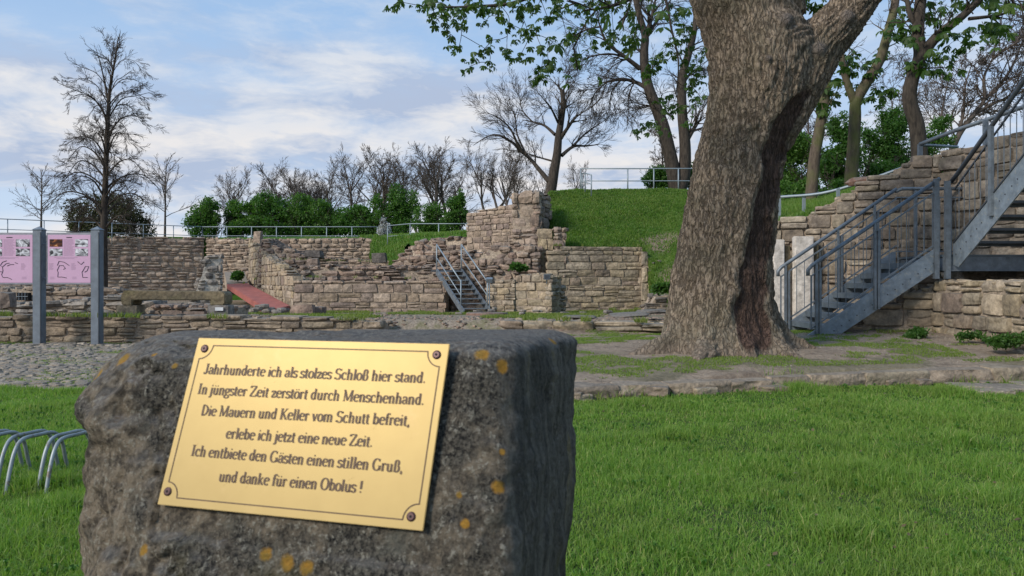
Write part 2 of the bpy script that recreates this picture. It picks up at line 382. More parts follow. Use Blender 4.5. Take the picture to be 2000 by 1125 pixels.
# ------------------------------------------------------------------ grass blades (real blades, too many to count)
def blades(name, px, py, pz, h, wd, mat, label, lean=.45, seed=0, nrm=None, kind='stuff'):
    rs = np.random.RandomState(seed); n = len(px)
    h = h * rs.uniform(.55, 1.25, n); a = rs.uniform(0, 2 * np.pi, n); la = rs.uniform(0, 2 * np.pi, n)
    le = np.abs(rs.normal(0, lean, n)) * h
    wx, wy = np.cos(a) * wd * .5, np.sin(a) * wd * .5
    lx, ly = np.cos(la) * le, np.sin(la) * le
    b = np.stack([px, py, pz - .01], -1)
    v0 = b + np.stack([-wx, -wy, 0 * h], -1); v1 = b + np.stack([wx, wy, 0 * h], -1)
    mid = b + np.stack([lx * .35, ly * .35, h * .6], -1)
    v2 = mid + np.stack([wx * .8, wy * .8, 0 * h], -1); v3 = mid - np.stack([wx * .8, wy * .8, 0 * h], -1)
    v4 = b + np.stack([lx, ly, h * np.clip(1 - .25 * (le / h) ** 2, .4, 1)], -1)
    V = np.stack([v0, v1, v2, v3, v4], 1).reshape(-1, 3)
    k = np.arange(n)[:, None] * 5
    q = k + np.array([[0, 1, 2, 3]]); t = k + np.array([[3, 2, 4]])
    r = np.repeat(rs.rand(n), 5); tip = np.tile([0, 0, .6, .6, 1], n)
    me = mesh_np(name, V, [q, t], False, {'rnd': ('POINT', r), 'tip': ('POINT', tip)})
    o = link(name, me, None, mat); tag(o, label, kind=kind); return o
rs = np.random.RandomState(11)
def scatter(x0, x1, y0, y1, n): return rs.uniform(x0, x1, n), rs.uniform(y0, y1, n)
def lawn():
    X, Y = [], []
    for (y0, y1, dens) in ((1.5, 2.8, 1200), (2.8, 3.8, 10500), (3.8, 5.2, 8500), (5.2, 6.8, 6000), (6.8, 9.3, 4600)):
        xw = y1 * .80 + .5; n = int(dens * (y1 - y0) * 2 * xw)
        x, y = scatter(-xw, xw, y0, y1, n)
        nz = vnoise(np.stack([x * 1.2, y * 1.2, x * 0], -1))
        edge = np.where(x > .2, kerb_y(x) + .02 + (vnoise(np.stack([x * 4, y * 0, x * 0], -1)) - .5) * .12, 8.6 + (nz - .5) * .7)
        keep = (y < edge) & ~((np.abs(x + .3) < .45) & (y < 1.6))
        # nothing sees the lawn right behind the boulder
        hid = (x / y > -.50) & (x / y < .055) & (y < 8)
        keep &= ~(hid & (rs.rand(n) < .12) & (y < 2.8))
        X.append(x[keep]); Y.append(y[keep])
    x, y = np.concatenate(X), np.concatenate(Y)
    hn = fbm(np.stack([x * 2.6, y * 2.6, x * 0 + 3], -1), 3)
    h = .034 + .055 * np.clip((hn - .32) * 2.0, 0, 1.2)
    far = np.clip((y - 5) / 4, 0, 1)
    blades('lawn_grass', x, y, ground_z(x, y), h, .0046 + .004 * far, M['lawn'], 'lush bright green lawn grass around the boulder', .85, 1)
    # broad tufts that stand out of the lawn
    cx, cy = [], []
    for (a, b, r, k) in ((2.15, 4.75, .34, 3800), (3.1, 8.25, .35, 1800), (4.6, 8.1, .3, 1500), (1.55, 3.6, .2, 1200), (-2.3, 4.0, .2, 900), (1.2, 5.9, .2, 700), (3.3, 5.6, .22, 800), (2.9, 3.9, .2, 900), (-2.75, 4.4, .12, 500), (-2.6, 4.45, .1, 400)):
        q = np.abs(rs.normal(0, r * .55, k)); t = rs.uniform(0, 6.283, k); cx.append(a + q * np.cos(t)); cy.append(b + q * np.sin(t))
    cx, cy = np.concatenate(cx), np.concatenate(cy)
    blades('grass_tufts', cx, cy, ground_z(cx, cy), .105, .0055, M['lawn'], 'taller darker tufts standing out of the lawn', .7, 2)
lawn()
def turf():
    x, y = scatter(.5, 9.5, 7.9, 14.2, 210000)
    n = fbm(np.stack([x * 1.1, y * 1.1, x * 0], -1), 4); f = fbm(np.stack([x * 5, y * 5, x * 0 + 9], -1), 3)
    d = y - kerb_y(x)
    band = np.exp(-((d - 1.15) / .45) ** 2) * ((x < 3.6)) * .13 + ((x > 4.0) & (d > 1.0)) * .085 + np.exp(-((y - 13.4) / .5) ** 2) * .14
    tree = .13 * np.exp(-(np.hypot(x - 2.6, y - 10.0) / 1.4) ** 2)
    keep = (n + .7 * (f - .5) + band - tree > .60) & (d > .42)
    x, y = x[keep], y[keep]
    blades('patchy_turf', x, y, ground_z(x, y), .033, .009, M['turf'], 'patchy yellow green turf on the bare earth by the tree', .7, 3)
    x, y = scatter(.6, 6.5, 7.6, 9.4, 9000); d = y - kerb_y(x); nz = vnoise(np.stack([x * 1.7, x * 0, x * 0 + 2], -1))
    keep = (np.abs(d) < .07) & (nz > .42); x, y = x[keep], y[keep]
    blades('kerb_weeds', x, y, ground_z(x, y), .13, .008, M['turf'], 'yellowish weeds growing along the foot of the low kerb', .5, 4)
    x, y = scatter(-11, -1, 8.4, 15.3, 120000); n = fbm(np.stack([x * .9, y * 1.6, x * 0 + 4], -1), 4)
    b2 = (y > 14.9) * .14
    keep = (n + b2 > .515); x, y = x[keep], y[keep]
    blades('cobble_grass', x, y, ground_z(x, y), .03, .010, M['turf'], 'moss and short grass growing between the cobbles', .7, 5)
    x, y = scatter(-8, 6.5, 16, 25.8, 90000); n = fbm(np.stack([x * .7, y * .7, x * 0 + 6], -1), 4)
    b3 = np.exp(-((y - 25.3) / .9) ** 2) * .17 + ((x > -.5) & (x < 4) & (y > 19)) * .08
    keep = (n + b3 > .605); x, y = x[keep], y[keep]
    blades('courtyard_grass', x, y, ground_z(x, y), .085, .022, M['drygrass'], 'dry yellow green grass in the ruined courtyard', .6, 6)
turf()

# ------------------------------------------------------------------ stones
def stone_mesh(seed, n=2, rough=.10, rnd=.05, disp=0.0):
    r = np.random.RandomState(seed); V = []; idx = {}; Fc = []
    def vid(i, j, k):
        key = (i, j, k)
        if key not in idx:
            idx[key] = len(V); V.append([i / n * 2 - 1, j / n * 2 - 1, k / n * 2 - 1])
        return idx[key]
    for a in range(n):
        for b in range(n):
            Fc.append([vid(a, b, 0), vid(a, b + 1, 0), vid(a + 1, b + 1, 0), vid(a + 1, b, 0)])
            Fc.append([vid(a, b, n), vid(a + 1, b, n), vid(a + 1, b + 1, n), vid(a, b + 1, n)])
            Fc.append([vid(a, 0, b), vid(a + 1, 0, b), vid(a + 1, 0, b + 1), vid(a, 0, b + 1)])
            Fc.append([vid(a, n, b), vid(a, n, b + 1), vid(a + 1, n, b + 1), vid(a + 1, n, b)])
            Fc.append([vid(0, a, b), vid(0, a, b + 1), vid(0, a + 1, b + 1), vid(0, a + 1, b)])
            Fc.append([vid(n, a, b), vid(n, a + 1, b), vid(n, a + 1, b + 1), vid(n, a, b + 1)])
    V = np.array(V); c = np.sort(np.abs(V), 1)
    corner = np.clip((c[:, 1] - .6) / .4, 0, 1)
    V0 = V.copy()
    V = V * (1 - (rnd * corner + rnd * corner * np.clip((c[:, 0] - .6) / .4, 0, 1))[:, None])
    # skewed, uneven outline: each of the eight corners is shifted, the rest follows
    K = r.normal(0, rough, (2, 2, 2, 3)) * np.array([.9, .6, .9])
    t = (V0 + 1) / 2
    for i in (0, 1):
        for j in (0, 1):
            for k in (0, 1):
                w_ = (t[:, 0] if i else 1 - t[:, 0]) * (t[:, 1] if j else 1 - t[:, 1]) * (t[:, 2] if k else 1 - t[:, 2]); V += w_[:, None] * K[i, j, k]
    if disp:
        V += (np.stack([fbm(V0 * 1.3 + seed + 31 * q, 4) for q in range(3)], -1) - .5) * disp * np.array([.6, 1.4, .9])
    else: V += r.normal(0, rough * .45, V.shape) * np.array([.5, 1.2, .6])
    return V * .5, np.array(Fc)
SLIB = {}
for kind, nn_, rg, rd, dp, cnt in (('block', 2, .075, .04, 0, 14), ('rough', 2, .15, .12, 0, 12), ('near', 6, .05, .045, .20, 12), ('nearrough', 6, .10, .07, .38, 10), ('kerb', 10, .06, .05, .30, 8)):
    SLIB[kind] = [stone_mesh(100 + k * 7 + len(kind), nn_, rg, rd, dp) for k in range(cnt)]
_mcache = {}
def stone_data(kind, k, mat, smooth=False):
    key = (kind, k, mat.name)
    if key not in _mcache:
        V, Fc = SLIB[kind][k]; sm = kind in ('near', 'nearrough', 'kerb'); me = mesh_np('stone', V, Fc, sm); me.materials.append(mat); _mcache[key] = me
        if sm: me.set_sharp_from_angle(angle=R(34))
    return _mcache[key]
def place_stones(items, parent, mat, kind, name='stone', maxn=290):
    """items: (centre, dims, quaternion). the nearest/largest are parts, the rest one joined part"""
    items = sorted(items, key=lambda it: -(it[1][0] * it[1][2]))
    for c, d, q in items[:maxn]:
        o = bpy.data.objects.new(name, stone_data(kind, random.randrange(len(SLIB[kind])), mat)); COL.objects.link(o)
        o.parent = parent; o.matrix_parent_inverse = Matrix.Translation(-Vector(parent.location))
        o.rotation_mode = 'QUATERNION'; o.location = c; o.scale = d; o.rotation_quaternion = q
    rest = items[maxn:]
    if rest:
        Vs, Fs, rn = [], [], []; b = 0
        for c, d, q in rest:
            V, Fc = SLIB[kind][random.randrange(len(SLIB[kind]))]
            R3 = np.array(q.to_matrix()); W = (V * np.array(d)) @ R3.T + np.array(c)
            Vs.append(W); Fs.append(Fc + b); b += len(V); rn.append(np.full(len(V), random.random()))
        me = mesh_np('small_stones', np.concatenate(Vs), np.concatenate(Fs), False, {'rnd': ('POINT', np.concatenate(rn))})
        o = link('small_stones', me, parent, mat); o['kind'] = 'stuff'
def line_px(A, B, px):
    k = (px - 1000) / F; t = (k * A[1] - A[0]) / ((B[0] - A[0]) - k * (B[1] - A[1])); return t
def wall(name, label, A, B, top, zb, mat, course=.2, slen=(.3, .6), depth=.3, joint=.02, kind='block', thick=.6, core='mortar',
         rot=.0, prot=.02, lean=0.0, cat='stone wall', group=None, hole=None, maxn=290, topj=.05, gap=0.0, rowj=.35, split=.2):
    """A, B: (px, D) plan points; top: list of (px, py) profile, evaluated on the wall's own line"""
    a, b = XY(*A), XY(*B); d = (b - a); L = d.length; d.normalize()
    n = Vector((d.y, -d.x))
    if n.dot(-(a + b)) < 0: n = -n
    tp = []
    for (px, py) in top:
        t = line_px(a, b, px); pt = a + (b - a) * t; tp.append((t * L, Z(py, pt.y)))
    tp.sort(); us = [q[0] for q in tp]; zs = [q[1] for q in tp]
    topf = lambda u: float(np.interp(u, us, zs))
    zmax = max(zs) + .05
    root = empty(name, (*((a + b) / 2), zb)); tag(root, label, cat, group)
    ang = math.atan2(d.y, d.x); items = []
    z = zb
    while z < zmax:
        h = course * random.uniform(1 - rowj, 1 + rowj * 1.2); u = -random.uniform(0, slen[0]) * .6
        while u < L:
            l = random.uniform(*slen); u0, u1 = max(u, 0), min(u + l, L); u += l
            if u1 - u0 < .25 * slen[0]: continue
            uc = (u0 + u1) / 2; tz = topf(uc) + random.uniform(-topj, topj)
            zt = min(z + h, tz)
            if zt - z < course * .35: continue
            if hole and hole[0] < uc < hole[1] and z + h > hole[2] and z < hole[3] - .03: continue
            if random.random() < gap: continue
            hh = zt - z; zc = (z + zt) / 2
            pr = random.uniform(-prot, prot) - lean * (zc - zb)
            c = a + d * uc + n * (pr - depth / 2)
            q = Quaternion((0, 0, 1), ang)
            if rot: q = q @ Quaternion(Vector((random.gauss(0, 1), random.gauss(0, 1), random.gauss(0, 1))).normalized(), random.gauss(0, rot))
            ov = 1.06 if kind in ('rough', 'nearrough') else 1.0
            if random.random() < split and hh > course * .7:
                f = random.uniform(.35, .65); lo, hi = hh * f, hh * (1 - f)
                for hz_, zc_ in ((lo, z + lo / 2), (hi, zt - hi / 2)):
                    items.append((Vector((c.x, c.y, zc_)), (max(u1 - u0 - joint, .04) * ov, depth, max(hz_ - joint * .8, .03) * ov), q))
            else: items.append((Vector((c.x, c.y, zc + random.uniform(-.1, .1) * joint)), (max(u1 - u0 - joint, .04) * ov, depth, max(hh - joint, .03) * ov), q))
        z += h
    place_stones(items, root, mat, kind, maxn=maxn)
    # core of mortar and earth behind the faces
    N = max(8, int(L / .25)); V = []; Fc = []; cd = .075 if kind in ('rough', 'nearrough') else .032
    for k in range(N + 1):
        u = .06 + (L - .12) * k / N; tz = max(topf(u) - course * .35 + (vnoise(np.array([u * 3, 1.5, zb])) - .5) * .1, zb + .05)
        for (off, zz) in ((-cd, zb - .3), (-cd - lean * (tz - zb) - .03, tz), (-cd - lean * (tz - zb) - thick, tz), (-cd - thick, zb - .3)):
            q = a + d * u + n * off; V.append((q.x, q.y, zz))
    for k in range(N):
        for j in range(4): Fc.append((k * 4 + j, k * 4 + (j + 1) % 4, (k + 1) * 4 + (j + 1) % 4, (k + 1) * 4 + j))
    s = MB(); s.v = V; s.f = Fc + [(0, 1, 2, 3), (N * 4 + 3, N * 4 + 2, N * 4 + 1, N * 4)]
    s.build('wall_core', M[core], root)
    if thick >= .5:
        m_ = int(min(700, L * min(thick, 3) * (38 if kind == 'rough' else 22) + 6)); Vs, Fs, rn = [], [], []; b0 = 0
        for _ in range(m_):
            u = random.uniform(.03, L - .03); f = random.random(); tz = max(topf(u) - course * .35, zb + .05); off = -.055 - lean * (tz - zb) - f * min(thick, 3)
            qd = a + d * u + n * off; sz = random.uniform(.07, .2) * (1 if kind == 'rough' else .8)
            V_, F_ = SLIB['rough'][random.randrange(12)]; Rm = np.array(Quaternion((0, 0, 1), random.uniform(0, 6.28)).to_matrix())
            Vs.append((V_ * np.array([sz * 1.3, sz, sz * .6])) @ Rm.T + np.array([qd.x, qd.y, tz + sz * .12])); Fs.append(F_ + b0); b0 += len(V_); rn.append(np.full(len(V_), random.random()))
        o = link('rubble_fill', mesh_np('rubble_fill', np.concatenate(Vs), np.concatenate(Fs), False, {'rnd': ('POINT', np.concatenate(rn))}), root, mat); o['kind'] = 'stuff'
    return root, a, b, d, n
def boulders(name, label, pts, mat, cat='stone', group=None, kind='rough', q=None):
    """loose single stones: (px, py_base, D, w, d, h, rot)"""
    for k, (px, py, D, w_, d_, h_, rz) in enumerate(pts):
        c = P(px, py, D); c.z += h_ * .5
        o = bpy.data.objects.new(name, stone_data(kind, random.randrange(len(SLIB[kind])), mat)); COL.objects.link(o)
        o.location = c; o.scale = (w_, d_, h_); o.rotation_euler = (random.uniform(-.06, .06), random.uniform(-.06, .06), rz)
        tag(o, label if isinstance(label, str) else label[k], cat, group)

# back wall and the walls of the ruin, far to near
wall('far_wall', 'long rubble wall at the back under the railing and hedge', (-140, 36.5), (400, 42), [(-140, 452), (205, 462), (400, 463)], .4, M['far'], .24, (.35, .75), .4, .03, 'rough', .8, rot=.03)
wall('far_wall', 'right stretch of the back wall ending at the grassy notch', (400, 42), (735, 41), [(400, 463), (600, 466), (700, 463), (735, 466)], .9, M['far'], .24, (.35, .7), .4, .03, 'rough', .8, rot=.03)
wall('broken_wall', 'rubble tier with two dark blocks on it below the back wall', (500, 34), (765, 33), [(500, 462), (540, 482), (600, 500), (700, 505), (765, 508)], .9, M['rubble'], .22, (.3, .6), .4, .03, 'rough', 1.6, rot=.05, lean=.15, prot=.06, topj=.1)
wall('return_wall', 'pale side wall climbing back beside the red ramp', (572, 26), (485, 39), [(572, 545), (555, 528), (530, 508), (505, 490), (485, 468)], .1, M['pale'], .26, (.5, 1.5), .35, .025, 'block', .5, rot=.02, topj=.08)
wall('ledge_wall', 'crumbling dark ledge above the squared courtyard wall', (585, 27.6), (880, 27.6), [(585, 520), (640, 517), (700, 522), (770, 518), (850, 520), (880, 530)], .9, M['rubble'], .2, (.3, .65), .4, .02, 'rough', 4.5, rot=.10, prot=.14, topj=.08)
wall('courtyard_wall', 'squared sandstone block wall in the middle, left of the small stairs', (572, 26), (872, 25.6), [(572, 546), (700, 547), (872, 549)], .05, M['ashlar'], .27, (.3, .9), .4, .02, 'block', 1.4, rot=.008, prot=.018, topj=.02)
wall('rubble_mound', 'sloping heap of rough rubble left of the tall corner wall', (752, 30), (915, 28.5), [(752, 520), (765, 500), (790, 474), (830, 463), (870, 462), (915, 458)], .9, M['rubble'], .17, (.2, .42), .4, .0, 'rough', 2.5, rot=.28, prot=.15, lean=.35, topj=.1, cat='rubble heap')
wall('tall_wall', 'tall wall of small flat courses below the bare tree', (910, 29), (1004, 27.4), [(910, 420), (912, 416), (960, 406), (1004, 395)], 1.6, M['ashlar'], .175, (.25, .55), .4, .015, 'block', 1.2, rot=.012, prot=.015, topj=.03)
wall('corner_wall', 'broken top of the ruin, highest rugged stub beside the grass bank', (998, 27.2), (1056, 27.0), [(998, 380), (1015, 373), (1040, 371), (1056, 376)], 1.0, M['ashlar'], .36, (.4, .8), .5, .02, 'rough', 1.6, rot=.06, prot=.06, topj=.1)
wall('corner_flank', 'leaning flank of the rugged stub against the grass', (1054, 27.0), (1078, 29.5), [(1054, 374), (1066, 374), (1078, 380)], 2.0, M['rubble'], .32, (.4, .9), .3, .02, 'rough', .1, rot=.08, prot=.06)
wall('rubble_slope', 'rough rubble slope behind the small metal stairs', (878, 26.4), (1052, 25.6), [(878, 520), (905, 492), (935, 492), (960, 482), (1000, 476), (1030, 474), (1052, 486)], .2, M['rubble'], .18, (.2, .48), .4, .0, 'rough', 2.2, rot=.22, prot=.12, lean=.12, topj=.08, cat='rubble heap')
wall('stair_wall', 'low coursed wall right of the small metal stairs', (948, 24.6), (1006, 24.3), [(948, 556), (975, 548), (1006, 545)], .05, M['pale'], .17, (.25, .5), .35, .02, 'block', 1.0, rot=.03, prot=.03)
wall('square_pier', 'slim square pier of big blocks left of its taller twin', (1050, 26.2), (1081, 26.2), [(1050, 447), (1081, 446)], 1.0, M['pale'], .45, (.5, .56), .5, .02, 'block', .6, rot=.01, topj=.01, cat='pier')
wall('square_pier', 'weathered pier of stepped blocks below the grass bank', (1082, 25.9), (1108, 25.9), [(1082, 442), (1108, 443)], 1.0, M['ashlar'], .3, (.42, .5), .5, .02, 'rough', .6, rot=.05, topj=.02, cat='pier')
wall('bank_wall', 'pale squared wall holding up the grass bank', (1068, 25.8), (1256, 26.4), [(1068, 500), (1095, 482), (1110, 479), (1256, 482)], .1, M['pale'], .22, (.28, .9), .4, .018, 'block', .8, rot=.008, prot=.015, topj=.02)
wall('end_pier', 'upright pier closing the right end of the pale wall', (1254, 26.1), (1270, 26.1), [(1254, 483), (1270, 500)], .1, M['pale'], .5, (.3, .34), .5, .02, 'block', .5, topj=.01, cat='pier')
wall('stepped_wall', 'dark ragged edge stepping down beside the pale pier', (1269, 25.6), (1292, 25.2), [(1269, 500), (1278, 530), (1285, 560), (1292, 585)], .1, M['dark'], .17, (.2, .4), .4, .01, 'rough', .6, rot=.05, prot=.05)
wall('dark_steps', 'low dark stacked slabs just left of the big tree', (1262, 22.5), (1330, 22.5), [(1262, 602), (1275, 590), (1280, 575), (1330, 572)], .05, M['dark'], .14, (.3, .6), .4, .015, 'block', 1.2, prot=.05)
r_, a_, b_, d_, n_ = wall('round_stub', 'stub of masonry with a rounded corner in front of the bank wall', (1006, 22.8), (1078, 22.2), [(1006, 548), (1012, 535), (1050, 531), (1078, 538)], .1, M['pale'], .2, (.25, .5), .4, .02, 'block', .7, rot=.03, prot=.03, topj=.03)
pt = a_.lerp(b_, 1.0)
wall('round_stub_flank', 'dark weathered flank of the rounded masonry stub', (1079, 22.2), (1107, 23.2), [(1079, 537), (1095, 545), (1107, 560)], .1, M['weathered'], .2, (.25, .42), .25, .02, 'rough', .1, rot=.04, prot=.03, topj=.03)
wall('mortared_stub', 'grey stub of stones set in white mortar left of the red ramp', (366, 22), (436, 22.3), [(366, 600), (380, 570), (395, 530), (402, 500), (432, 497), (436, 505)], .2, M['white_stub'], .17, (.2, .4), .3, .045, 'rough', .8, core='wmortar', rot=.10, prot=.04, topj=.05, gap=.08)
# cellar wall with barred opening
A0, B0 = XY(-160, 20.4), XY(262, 20)
tt = line_px(A0, B0, 37) * (B0 - A0).length, line_px(A0, B0, 60) * (B0 - A0).length
r_, a_, b_, d_, n_ = wall('cellar_wall', 'low cellar wall with a small barred opening behind the boards', (-160, 20.4), (262, 20), [(-160, 558), (100, 561), (205, 561), (262, 575)], .1, M['ashlar'], .19, (.3, .7), .3, .02, 'rough', .8, rot=.02, hole=(tt[0] - .15, tt[1] + .15, Z(587, 20), Z(571, 20)))
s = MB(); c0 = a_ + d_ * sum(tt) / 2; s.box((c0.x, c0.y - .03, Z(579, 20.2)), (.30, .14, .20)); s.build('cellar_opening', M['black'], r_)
for k in range(3):
    s = MB(); s.tube([(c0.x - .08 + k * .08, c0.y - .12, Z(587, 20.2)), (c0.x - .08 + k * .08, c0.y - .12, Z(571, 20.2))], .007, 5); s.build('bar', M['metal_light'], r_)
s = MB(); s.tube([(c0.x - .15, c0.y - .12, Z(579, 20.2)), (c0.x + .15, c0.y - .12, Z(579, 20.2))], .007, 5); s.build('bar', M['metal_light'], r_)
wall('slab_wall', 'broken line of dark flat slabs behind the information boards', (-120, 18), (300, 17.6), [(-120, 596), (60, 592), (120, 588), (190, 580), (240, 577), (262, 585), (300, 600)], .2, M['grey'], .14, (.3, .8), .5, .02, 'rough', 1.0, rot=.07, prot=.07, topj=.05)
wall('slab_wall', 'low band of small stones in shadow under the lintel', (268, 17.7), (450, 17.4), [(268, 594), (360, 596), (450, 600)], .2, M['rubble'], .17, (.25, .6), .4, .02, 'rough', .9, rot=.04, prot=.04)
# low retaining walls closing the cobbled strip
wall('retaining_wall', 'low retaining wall of big weathered stones behind the boards', (-140, 15.4), (745, 14.8), [(-140, 616), (240, 615), (450, 618), (640, 622), (700, 625), (745, 632)], .0, M['kerb'], .17, (.22, .7), .5, .02, 'near', .9, rot=.03, prot=.045, topj=.04, split=.3)
wall('retaining_wall', 'low mossy wall of long blocks left of the big tree', (975, 14.2), (1312, 13.7), [(975, 630), (1000, 624), (1100, 624), (1200, 628), (1312, 632)], .1, M['pale'], .19, (.45, 1.0), .5, .02, 'nearrough', 1.1, rot=.015, prot=.04, topj=.02)
# kerb: long worn stones along the edge of the lawn, one thing
def kerb():
    root = empty('low_kerb_wall', (3.2, 8.4, 0)); tag(root, 'long low kerb of worn pinkish stones between lawn and bare earth', 'kerb')
    x = .25; items = []
    while x < 8.6:
        l = random.uniform(.45, 1.0); xc = x + l / 2; y = float(kerb_y(xc)) + .26; sl = math.atan2(float(kerb_y(x + l) - kerb_y(x)), l)
        h = float(np.interp(xc, [0, 2, 3.7, 5.5, 9], [.13, .145, .17, .215, .23])) * random.uniform(.92, 1.05)
        q = Quaternion((0, 0, 1), sl) @ Quaternion((1, 0, 0), random.gauss(0, .01)) @ Quaternion((0, 1, 0), random.gauss(0, .008))
        items.append((Vector((xc, y, h / 2 - .02)), (l * 1.10, .52 * random.uniform(.92, 1.08), h + .05), q)); x += l
        for _ in range(2):
            items.append((Vector((xc + random.uniform(-.4, .4), y - .2 + random.uniform(-.05, .03), random.uniform(.01, .07))), (random.uniform(.15, .35), .2, random.uniform(.06, .12)), Quaternion((0, 0, 1), random.uniform(-.4, .4))))
    place_stones(items, root, M['kerb'], 'kerb')
kerb()
# wall behind the big stairs
wall('staircase_wall', 'high pale stone wall rising to the right behind the big metal stairs', (1500, 14.8), (1842, 13.7),
     [(1500, 428), (1530, 424), (1590, 412), (1625, 388), (1665, 368), (1730, 340), (1762, 322), (1790, 300), (1835, 296)], .2, M['weathered'], .22, (.24, .62), .4, .02, 'near', .7, rot=.012, prot=.035, topj=.04)
wall('staircase_wall', 'tallest stretch of the right wall behind the upper stairs', (1832, 13.72), (2180, 11.2),
     [(1835, 296), (1880, 287), (1940, 270), (2000, 250), (2180, 200)], .2, M['weathered'], .22, (.24, .62), .4, .02, 'near', .7, rot=.012, prot=.035, topj=.04)
wall('plinth_wall', 'pale plinth of large blocks running under the lower stairs', (1640, 12.7), (1832, 12.15), [(1640, 654), (1670, 632), (1700, 615), (1760, 580), (1832, 545)], .1, M['pale'], .24, (.3, .65), .45, .022, 'near', 1.4, rot=.015, prot=.03, topj=.02)
wall('plinth_wall', 'projecting plinth of large pale blocks right of the stairs', (1818, 12.2), (2120, 8.9), [(1818, 541), (1900, 543), (2000, 541), (2120, 538)], .05, M['pale'], .25, (.28, .55), .5, .022, 'near', 2.6, rot=.015, prot=.03, topj=.02)
# pale plastered slabs and strips that paint the slots' shade beside the trunk
for k, (x0, x1, y0, y1) in enumerate(((1507, 1533, 468, 640), (1549, 1590, 462, 632))):
    p0, p1 = P(x0, y0, 14.3), P(x1, y1, 14.2); s = MB()
    s.box(((p0.x + p1.x) / 2, 14.28, (p0.z + p1.z) / 2), (p1.x - p0.x, .16, p0.z - p1.z)); o = s.build('plastered_slab', M['plaster'], None, bevel=.015)
    tag(o, ['narrow pale upright slab right next to the big trunk', 'wider pale upright slab behind the foot of the stairs'][k], 'slab', 'pale upright slabs behind the stairs')
for k, (x0, x1, y0, y1) in enumerate(((1534, 1548, 480, 640), (1592, 1604, 470, 632))):
    p0, p1 = P(x0, y0, 14.3), P(x1, y1, 14.2); s = MB()
    s.box(((p0.x + p1.x) / 2, 14.36, (p0.z + p1.z) / 2), (p1.x - p0.x, .1, p0.z - p1.z)); o = s.build('timber_upright', M['mossy'], None, bevel=.01)  # brown box stands in for the shade in the open slot
    tag(o, ['brown upright between the two pale slabs', 'brown upright right of the wider pale slab'][k], 'upright', 'uprights beside the pale slabs')

# loose things on the ruin
boulders('stone_block', ['dark brown squared block lying on the rubble tier', 'dark squared block beside the rubble mound', 'reddish square post stump on the back wall end', 'rounded boulder at the left edge behind the boards',
                         'large pale block left of the pair below the ramp', 'second pale block right of the pair below the ramp', 'reddish rough block under the dark squared one'],
         [(613, 503, 33, .72, .5, .30, 0), (741, 514, 32, .6, .5, .42, .1), (504, 478, 38.6, .38, .4, .68, 0), (8, 602, 16.8, .38, .4, .36, .2), (592, 619, 21.5, .62, .5, .34, .05), (618, 616, 22, .45, .5, .26, -.1), (612, 522, 32.7, .5, .5, .38, 0)], M['rubble'], 'stone', None, 'block')
for o in [o for o in bpy.data.objects if o.get('label', '').startswith(('dark brown squared', 'dark squared block'))]:
    o.data = stone_data('block', 2, M['dark'])
boulders('rubble_stone', 'small loose rubble stone lying in the ruined courtyard', [(random.uniform(455, 560), random.uniform(600, 616), 21 + random.uniform(-1, 1.5), random.uniform(.12, .35), .25, random.uniform(.06, .16), random.uniform(0, 3)) for _ in range(16)] +
         [(random.uniform(880, 1290), random.uniform(606, 616), 20 + random.uniform(-1, 2), random.uniform(.1, .3), .2, random.uniform(.05, .1), random.uniform(0, 3)) for _ in range(14)], M['grey'], 'stone', 'loose rubble stones in the courtyard', 'rough')
boulders('slab_cap', ['short flat weathered coping slab at the left of the low mossy wall', 'longest flat weathered coping slab in the middle of the low mossy wall', 'flat coping slab nearest the big tree on the low mossy wall'], [(1130, 622, 14.6, .7, .5, .06, 0), (1230, 618, 15.2, .9, .5, .07, 0), (1275, 613, 15.8, .6, .5, .09, .1)], M['dark'], 'slab', 'coping slabs on the low wall', 'rough')
boulders('stone_block', 'long reddish brown rough stone lying on top of the right wall', [(1700, 362, 14.6, .85, .3, .17, .05)], M['red_stone'], 'stone', None, 'rough')
# millstone
def millstone():
    c = P(949, 629, 20); s = MB(); n = 40; r = .52; h = .25
    for zz, rr in ((0, r * .98), (.03, r), (h - .03, r), (h, r * .96)): pass
    V = []; Fc = []
    prof = ((0, .97), (.03, 1.0), (h - .03, 1.0), (h, .95), (h, .25), (h - .08, .22))
    for zz, rr in prof:
        for j in range(n):
            a = 2 * math.pi * j / n; q = r * rr * (1 + .012 * math.sin(5 * a + zz * 9)); V.append((c.x + q * math.cos(a), c.y + q * math.sin(a), c.z + zz))
    for k in range(len(prof) - 1):
        for j in range(n): Fc.append((k * n + j, k * n + (j + 1) % n, (k + 1) * n + (j + 1) % n, (k + 1) * n + j))
    Fc.append(tuple((len(prof) - 1) * n + j for j in range(n)))
    s.add(V, Fc); tag(s.build('millstone', M['red_stone']), 'round red brown millstone lying flat in front of the small stairs', 'millstone')
millstone()
s = MB(); c = P(688, 618, 20); s.box(c, (.46, .3, .07)); tag(s.build('metal_cover', M['metal'], bevel=.01), 'flat blue grey metal cover on the ground right of the pale blocks', 'cover')
